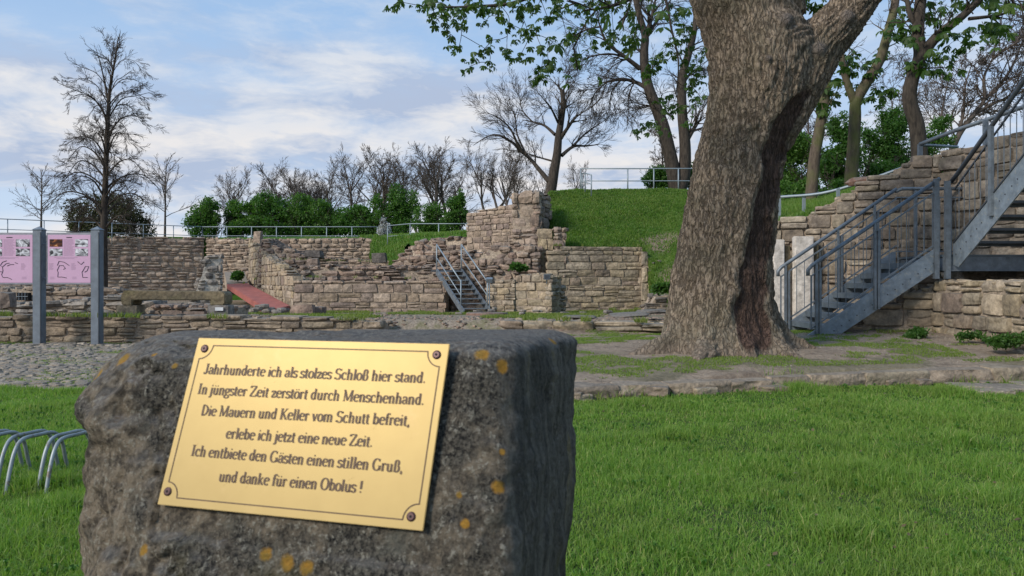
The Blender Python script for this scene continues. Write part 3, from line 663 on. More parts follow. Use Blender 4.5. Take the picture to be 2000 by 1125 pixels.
# lintel on two blocks
def lintel():
    D = 16.3; x0, x1 = P(246, 0, D).x, P(447, 0, D).x; zt, zm, zb = Z(567, D), Z(586, D), Z(596, D)
    xi0, xi1 = P(268, 0, D).x, P(418, 0, D).x
    prof = [(x0 + .03, zb), (x0, zb + .06), (x0, zt - .10), (x0 + .06, zt), (x1 - .05, zt - .02), (x1, zt - .08), (x1, zb + .05), (x1 - .04, zb), (xi1, zb), (xi1, zm), (xi0, zm), (xi0, zb)]
    bm = bmesh.new(); vs = [bm.verts.new((x, D - .22, z)) for x, z in prof]; f = bm.faces.new(vs)
    r = bmesh.ops.extrude_face_region(bm, geom=[f]); bmesh.ops.translate(bm, vec=(0, .45, 0), verts=[e for e in r['geom'] if isinstance(e, bmesh.types.BMVert)])
    bmesh.ops.recalc_face_normals(bm, faces=bm.faces[:]); bmesh.ops.bevel(bm, geom=bm.edges[:], offset=.018, segments=2, affect='EDGES')
    bmesh.ops.triangulate(bm, faces=[f for f in bm.faces if len(f.verts) > 4])
    me = bpy.data.meshes.new('stone_lintel'); bm.to_mesh(me); bm.free()
    tag(link('stone_lintel', me, None, M['mossy']), 'long mossy yellow brown stone lintel lying across two blocks', 'lintel')
    bl = stone_data('near', 1, M['plaster'])
    for k, (pa, pb, mt, lb) in enumerate(((237, 275, 'pale', 'pale block carrying the left end of the long lintel'), (412, 452, 'grey', 'grey block with a small white label under the right end of the lintel'))):
        root = empty('support_block', (P((pa + pb) / 2, 0, D).x, D, Z(618, D))); tag(root, lb, 'block', 'blocks carrying the lintel')
        o = bpy.data.objects.new('block', stone_data('near', 3 + k, M[mt])); COL.objects.link(o); o.parent = root
        o.location = (0, 0, (Z(596, D) - Z(618, D)) / 2 - .0); o.scale = ((pb - pa) / F * D * 1.05, .42, Z(595, D) - Z(619, D))
        if k:
            s = MB(); q = P(428, 603.5, D - .24); s.box(q, (.17, .012, .07)); s.build('paper_label', M['white'], root)
lintel()
# red ramp
s = MB(); a, b, c, d = P(525, 606, 24), P(567, 597, 25.4), P(484, 553, 36), P(443, 555, 35)
dn = Vector((0, 0, -.22)); s.add([a, b, c, d, a + dn, b + dn, c + dn, d + dn], [(0, 1, 2, 3), (7, 6, 5, 4), (0, 4, 5, 1), (1, 5, 6, 2), (2, 6, 7, 3), (3, 7, 4, 0)])
tag(s.build('red_ramp', M['red'], bevel=.02), 'long red coated ramp leading up between the ruin walls', 'ramp')
s = MB(); a, b, c, d = P(443, 554, 35.2), P(484, 553, 36.2), P(478, 530, 40.8), P(438, 531, 40.8); dn = Vector((0, 0, -.5))
s.add([a, b, c, d, a + dn, b + dn, c + dn, d + dn], [(0, 1, 2, 3), (7, 6, 5, 4), (0, 4, 5, 1), (1, 5, 6, 2), (2, 6, 7, 3), (3, 7, 4, 0)])
tag(s.build('footpath', M['mortar']), kind='structure')
# floodlight
s = MB(); c = P(1068, 541, 22); s.box(c, (.16, .12, .13)); s.box(c + Vector((0, -.08, .0)), (.19, .03, .16)); root = empty('floodlight', c); tag(root, 'small grey floodlight on the rounded masonry stub', 'floodlight')
s.build('lamp_body', M['metal'], root, bevel=.008); s = MB(); s.box(c + Vector((0, -.097, 0)), (.14, .006, .11)); s.build('lamp_glass', M['metal_dark'], root)
s = MB(); s.tube([c + Vector((0, 0, -.05)), c + Vector((0, .02, -.2))], .018, 6); s.build('bracket', M['metal'], root)
c = P(956, 547, 23.9); s = MB(); s.box(c, (.2, .12, .14), Matrix.Rotation(.5, 3, 'X')); root = empty('spotlight', c); tag(root, 'pale grey spotlight on a thin stand beside the small stairs', 'spotlight')
s.build('lamp_body', M['metal_light'], root, bevel=.008); s = MB(); s.tube([c, c + Vector((0, 0, -.5)), c + Vector((0, 0, -1.0))], .02, 6); s.build('stand', M['metal_light'], root)

# ------------------------------------------------------------------ cobbles
def cobbles():
    root = empty('cobbled_path', (-6, 11, 0)); root['kind'] = 'structure'
    items = []; y = 8.75; row = 0
    while y < 14.9:
        rw = random.uniform(.10, .16); x = -12.2 + random.random() * .2; lim = -1.0
        while x < lim:
            l = random.uniform(.10, .24); xc = x + l / 2; yy = y + rw / 2 + .12 * math.sin(xc * 1.3 + y) ; x += l
            if xc / yy < -.76 or xc / yy > -.42: continue
            if vnoise(np.array([xc * .9, yy * 1.4, 4.2])) > .74: continue
            z = float(ground_z(xc, yy)); q = Quaternion((0, 0, 1), random.gauss(0, .1)) @ Quaternion((1, 0, 0), random.gauss(0, .05)) @ Quaternion((0, 1, 0), random.gauss(0, .05))
            items.append((Vector((xc, yy, z - .018 + random.uniform(-.008, .008))), (l - .02, rw - .02, .07), q, yy))
        y += rw
    items.sort(key=lambda t: t[3])
    near = [t[:3] for t in items[:290]]; rest = [t[:3] for t in items[290:]]
    for c, d, q in near:
        o = bpy.data.objects.new('cobble', stone_data('rough', random.randrange(9), M['cobble'])); COL.objects.link(o)
        o.parent = root; o.matrix_parent_inverse = Matrix.Translation(-Vector(root.location)); o.rotation_mode = 'QUATERNION'
        o.location = c; o.scale = d; o.rotation_quaternion = q
    Vs, Fs, rn = [], [], []; b = 0
    for c, d, q in rest:
        V, Fc = SLIB['rough'][random.randrange(9)]; W = (V * np.array(d)) @ np.array(q.to_matrix()).T + np.array(c)
        Vs.append(W); Fs.append(Fc + b); b += len(V); rn.append(np.full(len(V), random.random()))
    me = mesh_np('small_cobbles', np.concatenate(Vs), np.concatenate(Fs), False, {'rnd': ('POINT', np.concatenate(rn))})
    o = link('small_cobbles', me, root, M['cobble']); o['kind'] = 'stuff'
cobbles()
px_, py_ = rs.uniform(-6.0, 4.2, 3500), rs.uniform(13.9, 23, 3500); kp = vnoise(np.stack([px_ * .8, py_ * .8, px_ * 0 + 12], -1)) > .42; px_, py_ = px_[kp], py_[kp]; pz_ = ground_z(px_, py_); Vs, Fs, rn = [], [], []
for j in range(len(px_)):
    V_, F_ = SLIB['rough'][j % 12]; q_ = random.uniform(.02, .075); a = random.random() * 6.28; Rm = np.array([[math.cos(a), -math.sin(a), 0], [math.sin(a), math.cos(a), 0], [0, 0, 1]])
    Vs.append((V_ * np.array([q_ * 1.5, q_, q_ * .6])) @ Rm.T + np.array([px_[j], py_[j], pz_[j]])); Fs.append(F_ + len(V_) * j); rn.append(np.full(len(V_), random.random()))
tag(link('rubble_scatter', mesh_np('rubble_scatter', np.concatenate(Vs), np.concatenate(Fs), False, {'rnd': ('POINT', np.concatenate(rn))}), None, M['rubble']), 'small broken stones scattered over the courtyard floor', kind='stuff')
# slabs at the lawn's right corner
k = 0
for (px, py, w_, d_) in ((1900, 762, .5, .35), (1965, 765, .45, .4), (2030, 760, .5, .4), (1935, 772, .4, .25)):
    D = CH * F / (py - HZ); c = P(px, py, D)
    o = bpy.data.objects.new('paving_slab', stone_data('near', k, M['cobble'])); COL.objects.link(o); o.location = (c.x, c.y, .035); o.scale = (w_, d_, .06); o.rotation_euler.z = random.uniform(-.2, .2)
    tag(o, 'flat grey paving slab at the right edge of the lawn', 'paving slab', 'paving slabs in the lawn corner'); k += 1

# pebbles and litter on the bare earth
x, y = scatter(.6, 8.5, 8.1, 13.6, 9000); n = vnoise(np.stack([x * 1.3, y * 1.3, x * 0 + 8], -1)); kp = (n > .52) & (y > kerb_y(x) + .4); x, y = x[kp], y[kp]; zz = ground_z(x, y)
Vs, Fs, rn = [], [], []
base = np.array([(-1, -1, 0), (1, -1, 0), (1, 1, 0), (-1, 1, 0), (0, 0, 1.)]); bf = np.array([(0, 1, 4), (1, 2, 4), (2, 3, 4), (3, 0, 4)])
for j in range(len(x)):
    a = random.random() * 6.28; s_ = random.uniform(.006, .016); V = base * [s_, s_ * .7, s_ * .6]; ca, sa = math.cos(a), math.sin(a)
    Vs.append(np.stack([V[:, 0] * ca - V[:, 1] * sa + x[j], V[:, 0] * sa + V[:, 1] * ca + y[j], V[:, 2] + zz[j]], -1)); Fs.append(bf + 5 * j); rn.append(np.full(5, random.random()))
me = mesh_np('pebbles', np.concatenate(Vs), np.concatenate(Fs), False, {'rnd': ('POINT', np.concatenate(rn))})
tag(link('pebbles', me, None, M['cobble']), 'small pebbles and litter scattered on the bare earth', kind='stuff')

x, y = scatter(.7, 8.5, 3.0, 13.0, 900); zz = ground_z(x, y) + .03 * (y < kerb_y(x)) + .012
Vl, Fl, rn = [], [], []
for j in range(len(x)):
    a = random.random() * 6.28; l_ = random.uniform(.015, .035); t_ = Vector((math.cos(a), math.sin(a), random.uniform(-.3, .5))) * l_; q_ = Vector((-math.sin(a), math.cos(a), random.uniform(-.5, .5))) * l_ * .35
    c_ = Vector((x[j], y[j], zz[j])); Vl += [c_, c_ + t_ * .5 + q_, c_ + t_, c_ + t_ * .5 - q_]; Fl.append([4 * j, 4 * j + 1, 4 * j + 2, 4 * j + 3]); rn += [random.random()] * 4
M['litter'] = leaf_mat('dry fallen leaf', [(.14, .10, .05), (.20, .16, .08), (.09, .065, .035), (.24, .21, .12)], (1, 1, 1))
tag(link('fallen_leaves', mesh_np('fallen_leaves', np.array([tuple(v) for v in Vl]), np.array(Fl), False, {'rnd': ('POINT', rn)}), None, M['litter']), 'dry fallen leaves scattered on lawn and earth', kind='stuff')
x, y = scatter(-5, 8.0, 3.0, 8.8, 3000); nz_ = vnoise(np.stack([x * 1.5, y * 1.5, x * 0 + 3], -1)); kp = (nz_ > .5) & (y < kerb_y(x) - .1) & ~((x / y > -.5) & (x / y < .07)); x, y = x[kp], y[kp]
Vl, Fl, rn = [], [], []
for j in range(len(x)):
    zz_ = float(ground_z(x[j], y[j])); nl = random.choice((3, 5, 6)); a0 = random.random() * 6.28; r_ = random.uniform(.010, .024)
    for q in range(nl):
        a = a0 + q * 6.283 / nl; u_ = Vector((math.cos(a), math.sin(a), 0)); v_ = Vector((-math.sin(a), math.cos(a), 0)) * r_ * .32; c_ = Vector((x[j], y[j], zz_ + .02)); b_ = len(Vl)
        Vl += [c_, c_ + u_ * r_ * .55 + v_ + Vector((0, 0, .035)), c_ + u_ * r_ + Vector((0, 0, .025)), c_ + u_ * r_ * .55 - v_ + Vector((0, 0, .035))]; Fl.append([b_, b_ + 1, b_ + 2, b_ + 3]); rn += [random.random()] * 4
M['herb'] = leaf_mat('broad lawn herb leaf', [(.05, .13, .018), (.08, .18, .025), (.06, .15, .02), (.11, .20, .03)], (1.5, 1.7, .9))
tag(link('lawn_herbs', mesh_np('lawn_herbs', np.array([tuple(v) for v in Vl]), np.array(Fl), False, {'rnd': ('POINT', rn)}), None, M['herb']), 'broad leaved herbs and clover among the lawn grass', kind='stuff')

wx, wy, wz = [], [], []
for (pa, pb, ya, yb, D_, n_w, sp) in ((590, 880, 541, 545, 26.1, 500, .10), (500, 760, 505, 512, 33.2, 300, .15), (700, 830, 612, 612, 25.3, 1500, .25), (1000, 1250, 606, 606, 24.6, 1800, .3), (1075, 1250, 480, 481, 25.9, 700, .12), (0, 740, 616, 624, 14.9, 1600, .12), (990, 1300, 623, 629, 13.8, 900, .15), (470, 500, 556, 545, 34, 300, .3), (1690, 1830, 656, 656, 12.1, 900, .12), (590, 735, 464, 464, 40.8, 500, .2), (1340, 1500, 640, 655, 12.2, 900, .3)):
    f_ = rs.rand(n_w); clump = vnoise(np.stack([f_ * 14, f_ * 0 + D_, f_ * 0], -1)) > .5; f_ = f_[clump]
    D2 = D_ + rs.normal(0, sp, len(f_)); px2 = pa + (pb - pa) * f_; wx.append((px2 - 1000) / F * D2); wy.append(D2); wz.append(CH - (ya + (yb - ya) * f_ - HZ) / F * D_)
wx, wy, wz = map(np.concatenate, (wx, wy, wz))
blades('wall_weeds', wx, wy, wz, .09 + .03 * rs.rand(len(wx)), .016, M['drygrass'], 'dry grass and weeds growing on the ledges and feet of the walls', .7, 15)

# ------------------------------------------------------------------ grass bank and plateaus
def loft(cols, name, label, nu=14, nv=26, bare=None):
    """cols: list of polylines of 3D points, same count"""
    C = [[Vector(p) for p in c] for c in cols]; C = [[Vector((c[0].x, c[0].y + .02, -.4))] + c for c in C]; G = []
    def samp(poly, t):
        k = min(int(t * (len(poly) - 1)), len(poly) - 2); f = t * (len(poly) - 1) - k; return poly[k].lerp(poly[k + 1], f)
    for ci in range(len(C) - 1):
        for a in range(nu if ci < len(C) - 2 else nu + 1):
            f = a / nu; G.append([samp(C[ci], t).lerp(samp(C[ci + 1], t), f) for t in np.linspace(0, 1, nv * (len(C[0]) - 1) + 1)])
    A = np.array([[tuple(p) for p in g_] for g_ in G]); nx_, ny_ = A.shape[:2]
    A[..., 2] += (fbm(np.stack([A[..., 0] * .7, A[..., 1] * .7, A[..., 2] * .7], -1), 4) - .5) * .22 * np.linspace(0, 1, ny_)[None, :] ** .3
    ix = np.arange(nx_ * ny_).reshape(nx_, ny_); q = np.stack([ix[:-1, :-1], ix[:-1, 1:], ix[1:, 1:], ix[1:, :-1]], -1).reshape(-1, 4)
    V = A.reshape(-1, 3); br = bare(V) if bare is not None else np.zeros(len(V))
    me = mesh_np(name, V, q, True, {'bare': ('POINT', br)})
    o = link(name, me, None, M['banksoil']); tag(o, label, kind='structure'); return o, V, q, br
def bank_bare(V):
    px = V[:, 0] / V[:, 1] * F + 1000; py = HZ - (V[:, 2] - CH) / V[:, 1] * F
    n = fbm(np.stack([V[:, 0] * 1.0, V[:, 1] * .5, V[:, 2] * 2.2], -1), 4)
    b = 1.7 * np.exp(-((px - 1300) / 45) ** 2 - ((py - 474) / 16) ** 2) + 1.5 * np.exp(-((px - 1305) / 30) ** 2 - ((py - 545) / 28) ** 2)
    return np.clip((b * .5 + n * 2.2 - 1.35) * 2, 0, 1) * np.clip(b * 2, 0, 1)
bank, BV, BQ, BB = loft([
    [(1.15, 28.5, 2.0), (1.25, 29.5, 3.6), P(1072, 374, 31.0), (1.8, 60, 5.2), (2, 95, 5.2)],
    [P(1108, 482, 26.6), P(1112, 425, 29), P(1125, 371, 32.5), (3.0, 60, 5.3), (4, 95, 5.3)],
    [P(1200, 482, 26.9), P(1200, 425, 29.5), P(1200, 371, 33), (6, 60, 5.3), (8, 95, 5.3)],
    [P(1262, 486, 26.9), P(1262, 428, 29.5), P(1265, 371, 33), (9, 60, 5.3), (12, 95, 5.3)],
    [P(1292, 590, 23.0), P(1300, 480, 27), P(1300, 371, 33), (12, 60, 5.3), (16, 95, 5.3)],
    [P(1340, 590, 21.0), P(1345, 480, 26), P(1345, 372, 33), (15, 60, 5.3), (20, 95, 5.3)],
    [P(1440, 560, 18.0), P(1440, 470, 22), P(1440, 378, 32), (18, 60, 5.3), (26, 95, 5.3)],
    [P(1500, 440, 15.4), P(1510, 418, 17.5), P(1520, 388, 25), (22, 60, 5.3), (32, 95, 5.3)],
    [P(1600, 410, 14.9), P(1600, 402, 17), P(1610, 388, 22), (28, 60, 5.3), (40, 95, 5.3)],
    [P(1750, 350, 14.5), P(1750, 348, 16), P(1750, 345, 21), (34, 60, 5.3), (50, 95, 5.3)],
    [P(1850, 310, 14.3), P(1850, 308, 16), P(1850, 305, 20), (40, 60, 5.3), (60, 95, 5.3)],
    [P(2300, 260, 11.5), P(2300, 258, 14), P(2300, 255, 20), (60, 60, 5.3), (90, 95, 5.3)]],
    'grass_bank', 'steep grass bank rising behind the pale wall', bare=bank_bare)
def on_mesh(V, Q, n, sel, seed):
    r = np.random.RandomState(seed); T = np.concatenate([Q[:, [0, 1, 2]], Q[:, [0, 2, 3]]]); c = V[T].mean(1); T = T[sel(c)]
    ar = np.linalg.norm(np.cross(V[T[:, 1]] - V[T[:, 0]], V[T[:, 2]] - V[T[:, 0]]), axis=1); k = r.choice(len(T), n, p=ar / ar.sum())
    u, v = r.rand(n), r.rand(n); f = u + v > 1; u[f], v[f] = 1 - u[f], 1 - v[f]
    return V[T[k, 0]] + u[:, None] * (V[T[k, 1]] - V[T[k, 0]]) + v[:, None] * (V[T[k, 2]] - V[T[k, 0]])
pts = on_mesh(BV, BQ, 110000, lambda c: (c[:, 1] < 34.5) & (c[:, 0] / c[:, 1] < .26), 5)
kp = bank_bare(pts) * .72 + rs.rand(len(pts)) < 1.0; pts = pts[kp]
hn = fbm(pts * 1.1, 3)
blades('bank_grass', pts[:, 0], pts[:, 1], pts[:, 2], .07 + .15 * np.clip(hn - .3, 0, 1), .028, M['hillgrass'], 'thick green grass covering the steep bank', .8, 7)
pts = on_mesh(BV, BQ, 30000, lambda c: (c[:, 1] < 24) & (c[:, 0] / c[:, 1] > .3) & (c[:, 0] / c[:, 1] < .48), 6)
blades('slope_grass', pts[:, 0], pts[:, 1], pts[:, 2], .12, .016, M['hillgrass'], 'grass on the slope behind the right railing', .6, 8)
# far plateau behind the back wall
plat, PV, PQ, _ = loft([[(-60, 30, 3.2), (-60, 36, 3.3), (-60, 60, 3.6), (-60, 140, 3.6)], [(-28, 36.8, 3.45), (-28, 39, 3.5), (-28, 60, 3.6), (-60, 140, 3.6)],
      [P(400, 464, 42.2), P(400, 464, 43), (-22, 60, 3.6), (-30, 140, 3.6)], [P(735, 464, 41.2), P(735, 462, 42), (-10, 60, 3.7), (-10, 140, 3.6)],
      [P(790, 466, 33), P(775, 462, 37), (-7.5, 60, 3.9), (-5, 140, 3.6)], [P(915, 455, 30), P(915, 455, 36), (-2.5, 60, 4.2), (0, 140, 3.6)], [(1.2, 30, 3.4), (1.0, 36, 4.6), (2.5, 60, 5.1), (6, 140, 3.6)]],
      'plateau', 'grassy plateau behind the ruin', 10, 8)
# notch slope
_, NV, NQ, _ = loft([[P(722, 500, 38), P(724, 480, 40.0), P(730, 462, 42)], [P(755, 496, 33.5), P(765, 478, 36), P(772, 462, 39)], [P(790, 484, 31.5), P(800, 474, 33), P(800, 462, 36)]], 'grass_notch', 'little grassy notch at the end of the back wall', 6, 6)
pts = on_mesh(PV, PQ, 45000, lambda c: (c[:, 1] < 50) & (c[:, 0] / c[:, 1] > -.2), 9)
blades('plateau_grass', pts[:, 0], pts[:, 1], pts[:, 2], .16, .035, M['hillgrass'], 'grass along the edge of the plateau', .6, 10)
pts = on_mesh(NV, NQ, 6000, lambda c: c[:, 1] > 0, 19); cx, cy, zc = pts.T
blades('notch_grass', cx, cy, zc, .2, .04, M['hillgrass'], 'bright grass growing in the notch of the wall', .6, 12)
#@@PART2
# ------------------------------------------------------------------ railings
def railing(name, label, pts, h, rails, mat, r=.022, post_every=None, group=None, endpost=True):
    """pts: foot points of the posts (Vectors); rails: fractions of the height"""
    pts = [Vector(p) for p in pts]; root = empty(name, pts[0]); tag(root, label, 'railing', group)
    for k, p in enumerate(pts):
        if not endpost and k in (0, len(pts) - 1): continue
        s = MB(); s.tube([p - Vector((0, 0, .1)), p + Vector((0, 0, h))], r * 1.05, 6); s.build('post', mat, root, True)
    for f in rails:
        s = MB(); s.tube([p + Vector((0, 0, h * f)) for p in pts], r if f == 1 else r * .8, 6); s.build('rail', mat, root, True)
def between(a, b, n): return [Vector(a).lerp(Vector(b), k / n) for k in range(n + 1)]
H = 1.0
f0, f1, f2 = P(-60, 425, 36), P(395, 443, 42.6), P(737, 443, 41.8)
for v in (f0, f1, f2): v.z -= H
railing('railing', 'long pale railing on the back wall left of the reddish post stump', between(f0, f1, 7), H, (1, .5), M['rail_far'], .024, group='railings along the back wall')
railing('railing', 'pale railing on the back wall in front of the hedge', between(f1, f2, 7), H, (1, .5), M['rail_far'], .024, group='railings along the back wall')
g0, g1, g2 = P(757, 441, 36), P(801, 437, 35.5), P(915, 437, 34)
for v in (g0, g1, g2): v.z -= H
railing('railing', 'pale railing above the rubble heap ending at the tall wall', [g0, g1] + between(g1, g2, 2)[1:], H, (1, .5), M['rail_far'], .022, group='railings along the back wall')
b0, b1 = P(1134, 329, 33.2), P(1400, 330, 33.4)
for v in (b0, b1): v.z -= .98
railing('railing', 'galvanised railing along the top of the grass bank', [P(1134, 373, 33.2), P(1226, 373, 33.3), P(1277, 373, 33.3), P(1325, 373, 33.3), P(1400, 373, 33.4)], .97, (1, .45), M['rail_far'], .028)
railing('railing', 'short sloping handrail going down at the left end of the bank railing', [P(1137, 373, 33), P(1143, 373, 32.2), P(1155, 378, 31)], .75, (1, .5), M['rail_far'], .026)
def sloped_rail(label, tops, mat, r, posts, hh=1.0):
    root = empty('railing', tops[0]); tag(root, label, 'railing')
    s = MB(); s.tube(smooth_path(tops, 4), r, 8); s.build('rail', mat, root, True)
    for p, l in posts:
        s = MB(); s.bar(p, p - Vector((0, 0, l)), r * 2, r * 1.5); s.build('post', mat, root)
sloped_rail('bluish handrail rising over the wall right of the trunk', [P(1470, 390, 16.2), P(1522, 385, 16), P(1603, 378, 15.6), P(1680, 357, 15.2), P(1762, 328, 14.8)], M['rail_far'], .03,
            [(P(1522, 385, 16), .6), (P(1570, 381, 15.8), .45), (P(1637, 368, 15.4), .4), (P(1700, 351, 15.1), .3)])
sloped_rail('handrail on top of the right wall above the upper stairs', [P(1797, 282, 14.3), P(1860, 257, 13.7), P(1930, 233, 13.2), P(2010, 205, 12.7), P(2100, 178, 12.2)], M['metal'], .038,
            [(P(1797, 282, 14.3), .35), (P(1925, 234, 13.2), .45), (P(2040, 196, 12.5), .6)])
s = MB(); s.tube([P(1797, 283, 14.35), P(1870, 287, 16.0)], .03, 8); tag(s.build('handrail', M['metal'], None, True), 'short dark rail running back from the corner of the wall-top handrail', 'handrail')

# ------------------------------------------------------------------ big metal stairs
def big_stairs():
    root = empty('metal_staircase', (5.2, 12.4, .3)); tag(root, 'blue grey galvanised metal staircase with landing climbing right beside the stone wall', 'staircase')
    DN, DF = 12.0, 13.35; rise, run = .178, .262; n = 8
    # foot: front of first tread at px 1575 near side
    x0 = P(1592, 0, DN).x; z0 = Z(663, DN) + .02
    xe = P(1833, 0, DN).x; zl = Z(497, DN); run = (xe - x0 - .02) / n; rise = (zl - z0) / n
    sl = (zl - z0) / (xe - x0)
    for D, lab in ((DN, 0), (DF, 1)):
        s = MB(); t = .012; hh = .36
        a = Vector((x0 - .10, D, z0 - .02)); 
        top = lambda x: z0 + (x - x0) * sl + .13
        V = []
        xs = x0 - .18
        prof = [(xs, z0 - .03), (x0 + .25, z0 - .03), (xe, top(xe) - hh), (xe, top(xe) - .03), (xe - .06, top(xe - .06)), (xs, top(xs))]
        for yy in (D - t, D + t): V += [(x, yy, z) for x, z in prof]
        m_ = len(prof); Fc = [tuple(range(m_)), tuple(range(2 * m_ - 1, m_ - 1, -1))] + [(k, k + m_, (k + 1) % m_ + m_, (k + 1) % m_) for k in range(m_)]
        s.add(V, Fc); st = s.build('stringer', M['metal_light'], root)
        if D == DN:
            for k in range(n):
                for dx, dz in ((.05, -.05), (.17, -.05)):
                    xx = x0 + k * run + dx; s = MB(); zz = top(xx) - .21; s.tube([(xx, D - t - .006, zz), (xx, D - t + .002, zz)], .011, 8); s.build('bolt', M['metal_dark'], st)
    for k in range(n):
        zz = z0 + (k + .15) * rise; xx = x0 - .13 + k * run; s = MB()
        s.box((xx + run * .55, (DN + DF) / 2, zz), (run * 1.02, DF - DN - .03, .035)); s.box((xx + .02, (DN + DF) / 2, zz - .035), (.02, DF - DN - .03, .07))
        s.build('tread', M['tread'], root)
    # handrails with bent ends, posts, lower rails and thin bars
    def flight(D, off, postx):
        hr = lambda x: z0 + (x - x0) * sl + 1.17
        xa = P(1578, 0, DN).x; xb = xe + .02
        path = [(xa, D, hr(xa) - .12), (xa, D, hr(xa) - .03), (xa + .06, D, hr(xa + .06)), (xb, D, hr(xb))]
        s = MB(); s.tube(path, .031, 10); s.build('handrail', M['metal'], root, True)
        s = MB(); s.bar((xa + .05, D, hr(xa + .05) - .16), (xb, D, hr(xb) - .16), .022, .022); s.build('rail', M['metal'], root)
        s = MB(); s.bar((xa + .05, D, hr(xa + .05) - .98), (xb, D, hr(xb) - .98), .022, .022); s.build('rail', M['metal'], root)
        s = MB(); s.bar((xa + .05, D, hr(xa + .05) - .14), (xa + .05, D, hr(xa + .05) - .99), .02, .02); s.build('bar', M['metal'], root)
        x = xa + .19
        while x < xb - .05:
            s = MB(); s.bar((x, D, hr(x) - .165), (x, D, hr(x) - .975), .009, .009); s.build('bar', M['metal'], root); x += .135
        for px in postx:
            x = px
            for dx in (-.028, .028):
                s = MB(); s.bar((x + dx, D - .02, hr(x) - 1.36), (x + dx, D - .02, hr(x) - (.03 if dx < 0 else .14)), .034, .05); s.build('post', M['metal'], root)
    flight(DN, 0, [P(1597, 0, DN).x, P(1711, 0, DN).x])
    flight(DF, 0, [P(1597, 0, DN).x, P(1711, 0, DN).x, P(1790, 0, DN).x])
    hrl = zl + 1.16
    # landing
    LX1 = xe + 1.75
    s = MB(); s.box(((xe + LX1) / 2 + .06, (DN + DF) / 2, zl - .02), (LX1 - xe, DF - DN + .06, .035)); s.build('landing', M['tread'], root)
    for yy in (DN - .02, DF):
        s = MB(); s.box(((xe + LX1) / 2 + .06, yy, zl - .15), (LX1 - xe, .02, .22)); s.box(((xe + LX1) / 2 + .06, yy - .025, zl - .255), (LX1 - xe, .06, .012)); s.build('landing_beam', M['metal'], root)
    for xx in (xe + .09, LX1 - .05):
        s = MB(); s.box((xx, (DN + DF) / 2, zl - .15), (.02, DF - DN - .04, .2)); s.build('landing_beam', M['metal'], root)
    s = MB(); s.box((LX1 - .12, DF - .1, (zl - .26 + .3) / 2), (.09, .09, zl - .26 - .3)); s.build('column', M['metal'], root)
    # corner posts
    for px, yy, zt in ((1827, DN - .02, hrl + .02), (1846, DN - .06, hrl - .02)):
        s = MB(); x = P(px, 0, DN).x; s.box((x, yy, (zl - .38 + zt) / 2), (.07, .07, zt - zl + .38)); s.build('post', M['metal'], root)
    # far handrail goes level over the landing
    s = MB(); s.tube([(xe, DF, hrl - .02), (xe + .12, DF, hrl + .03), (LX1, DF, hrl + .03)], .031, 10); s.build('handrail', M['metal'], root, True)
    x = xe + .1
    while x < LX1:
        s = MB(); s.bar((x, DF, hrl - .1), (x, DF, zl + .08), .009, .009); s.build('bar', M['metal'], root); x += .135
    for zz in (hrl - .12, zl + .1):
        s = MB(); s.bar((xe, DF, zz), (LX1, DF, zz), .02, .02); s.build('rail', M['metal'], root)
    for x in (xe + .35, xe + .95):
        s = MB(); s.box((x, DF, (zl + hrl) / 2), (.045, .045, hrl - zl)); s.build('post', M['metal'], root)
    # upper flight turns and comes forward over the viewer's right side
    ux0 = P(1860, 0, DN).x; ux1 = ux0 + 1.3; m_ = 11; ur, uh = .265, .178; usl = uh / ur
    y0 = DN - .06
    for ux in (ux0, ux1):
        s = MB(); t = .01; hh = .40; tp = lambda y: zl + (y0 - y) * usl + .16
        ye = y0 - m_ * ur
        prof = [(y0 + .02, zl - .16), (y0 - .12, zl - .20), (ye, tp(ye) - hh), (ye, tp(ye)), (y0 + .02, tp(y0) + .02)]
        V = [(ux - t, y, z) for y, z in prof] + [(ux + t, y, z) for y, z in prof]; q = len(prof)
        s.add(V, [tuple(range(q))[::-1], tuple(range(q, 2 * q))] + [(k, (k + 1) % q, (k + 1) % q + q, k + q) for k in range(q)])
        st = s.build('stringer', M['metal_light'], root)
        if ux == ux0:
            for k in range(m_):
                for dy in (.06, .18):
                    y = y0 - k * ur - dy; z = tp(y) - .2; s = MB(); s.tube([(ux - t - .006, y, z), (ux - t + .002, y, z)], .011, 8); s.build('bolt', M['metal_dark'], st)
        s = MB(); s.bar((ux, y0, tp(y0) + .02), (ux, ye, tp(ye) + .02), .05, .02); s.build('stringer_flange', M['metal_dark'], root)
        hr = lambda y: zl + (y0 - y) * usl + 1.16
        s = MB(); s.tube([(ux - .02, y0 + .05, hr(y0) - .02), (ux - .02, y0 - .1, hr(y0 - .1)), (ux - .02, ye, hr(ye))], .034, 10); s.build('handrail', M['metal_dark'], root, True)
        for o_ in (.15, .97):
            s = MB(); s.bar((ux, y0, hr(y0) - o_), (ux, ye, hr(ye) - o_), .022, .022); s.build('rail', M['metal_dark'], root)
        y = y0 - .12
        while y > ye:
            s = MB(); s.bar((ux, y, hr(y) - .15), (ux, y, hr(y) - .96), .009, .009); s.build('bar', M['metal'], root); y -= .135
        for y in (y0 - .96, y0 - 2.1):
            s = MB(); s.box((ux - .035, y, hr(y) - .65), (.05, .075, 1.28)); s.build('post', M['metal'], root)
    for k in range(1, m_ + 1):
        y = y0 - k * ur; z = zl + k * uh; s = MB(); s.box(((ux0 + ux1) / 2, y + ur * .5, z), (ux1 - ux0 - .02, ur * .98, .035)); s.box(((ux0 + ux1) / 2, y + ur * .97, z - .03), (ux1 - ux0 - .02, .015, .05)); s.build('tread', M['metal_dark'], root)
big_stairs()

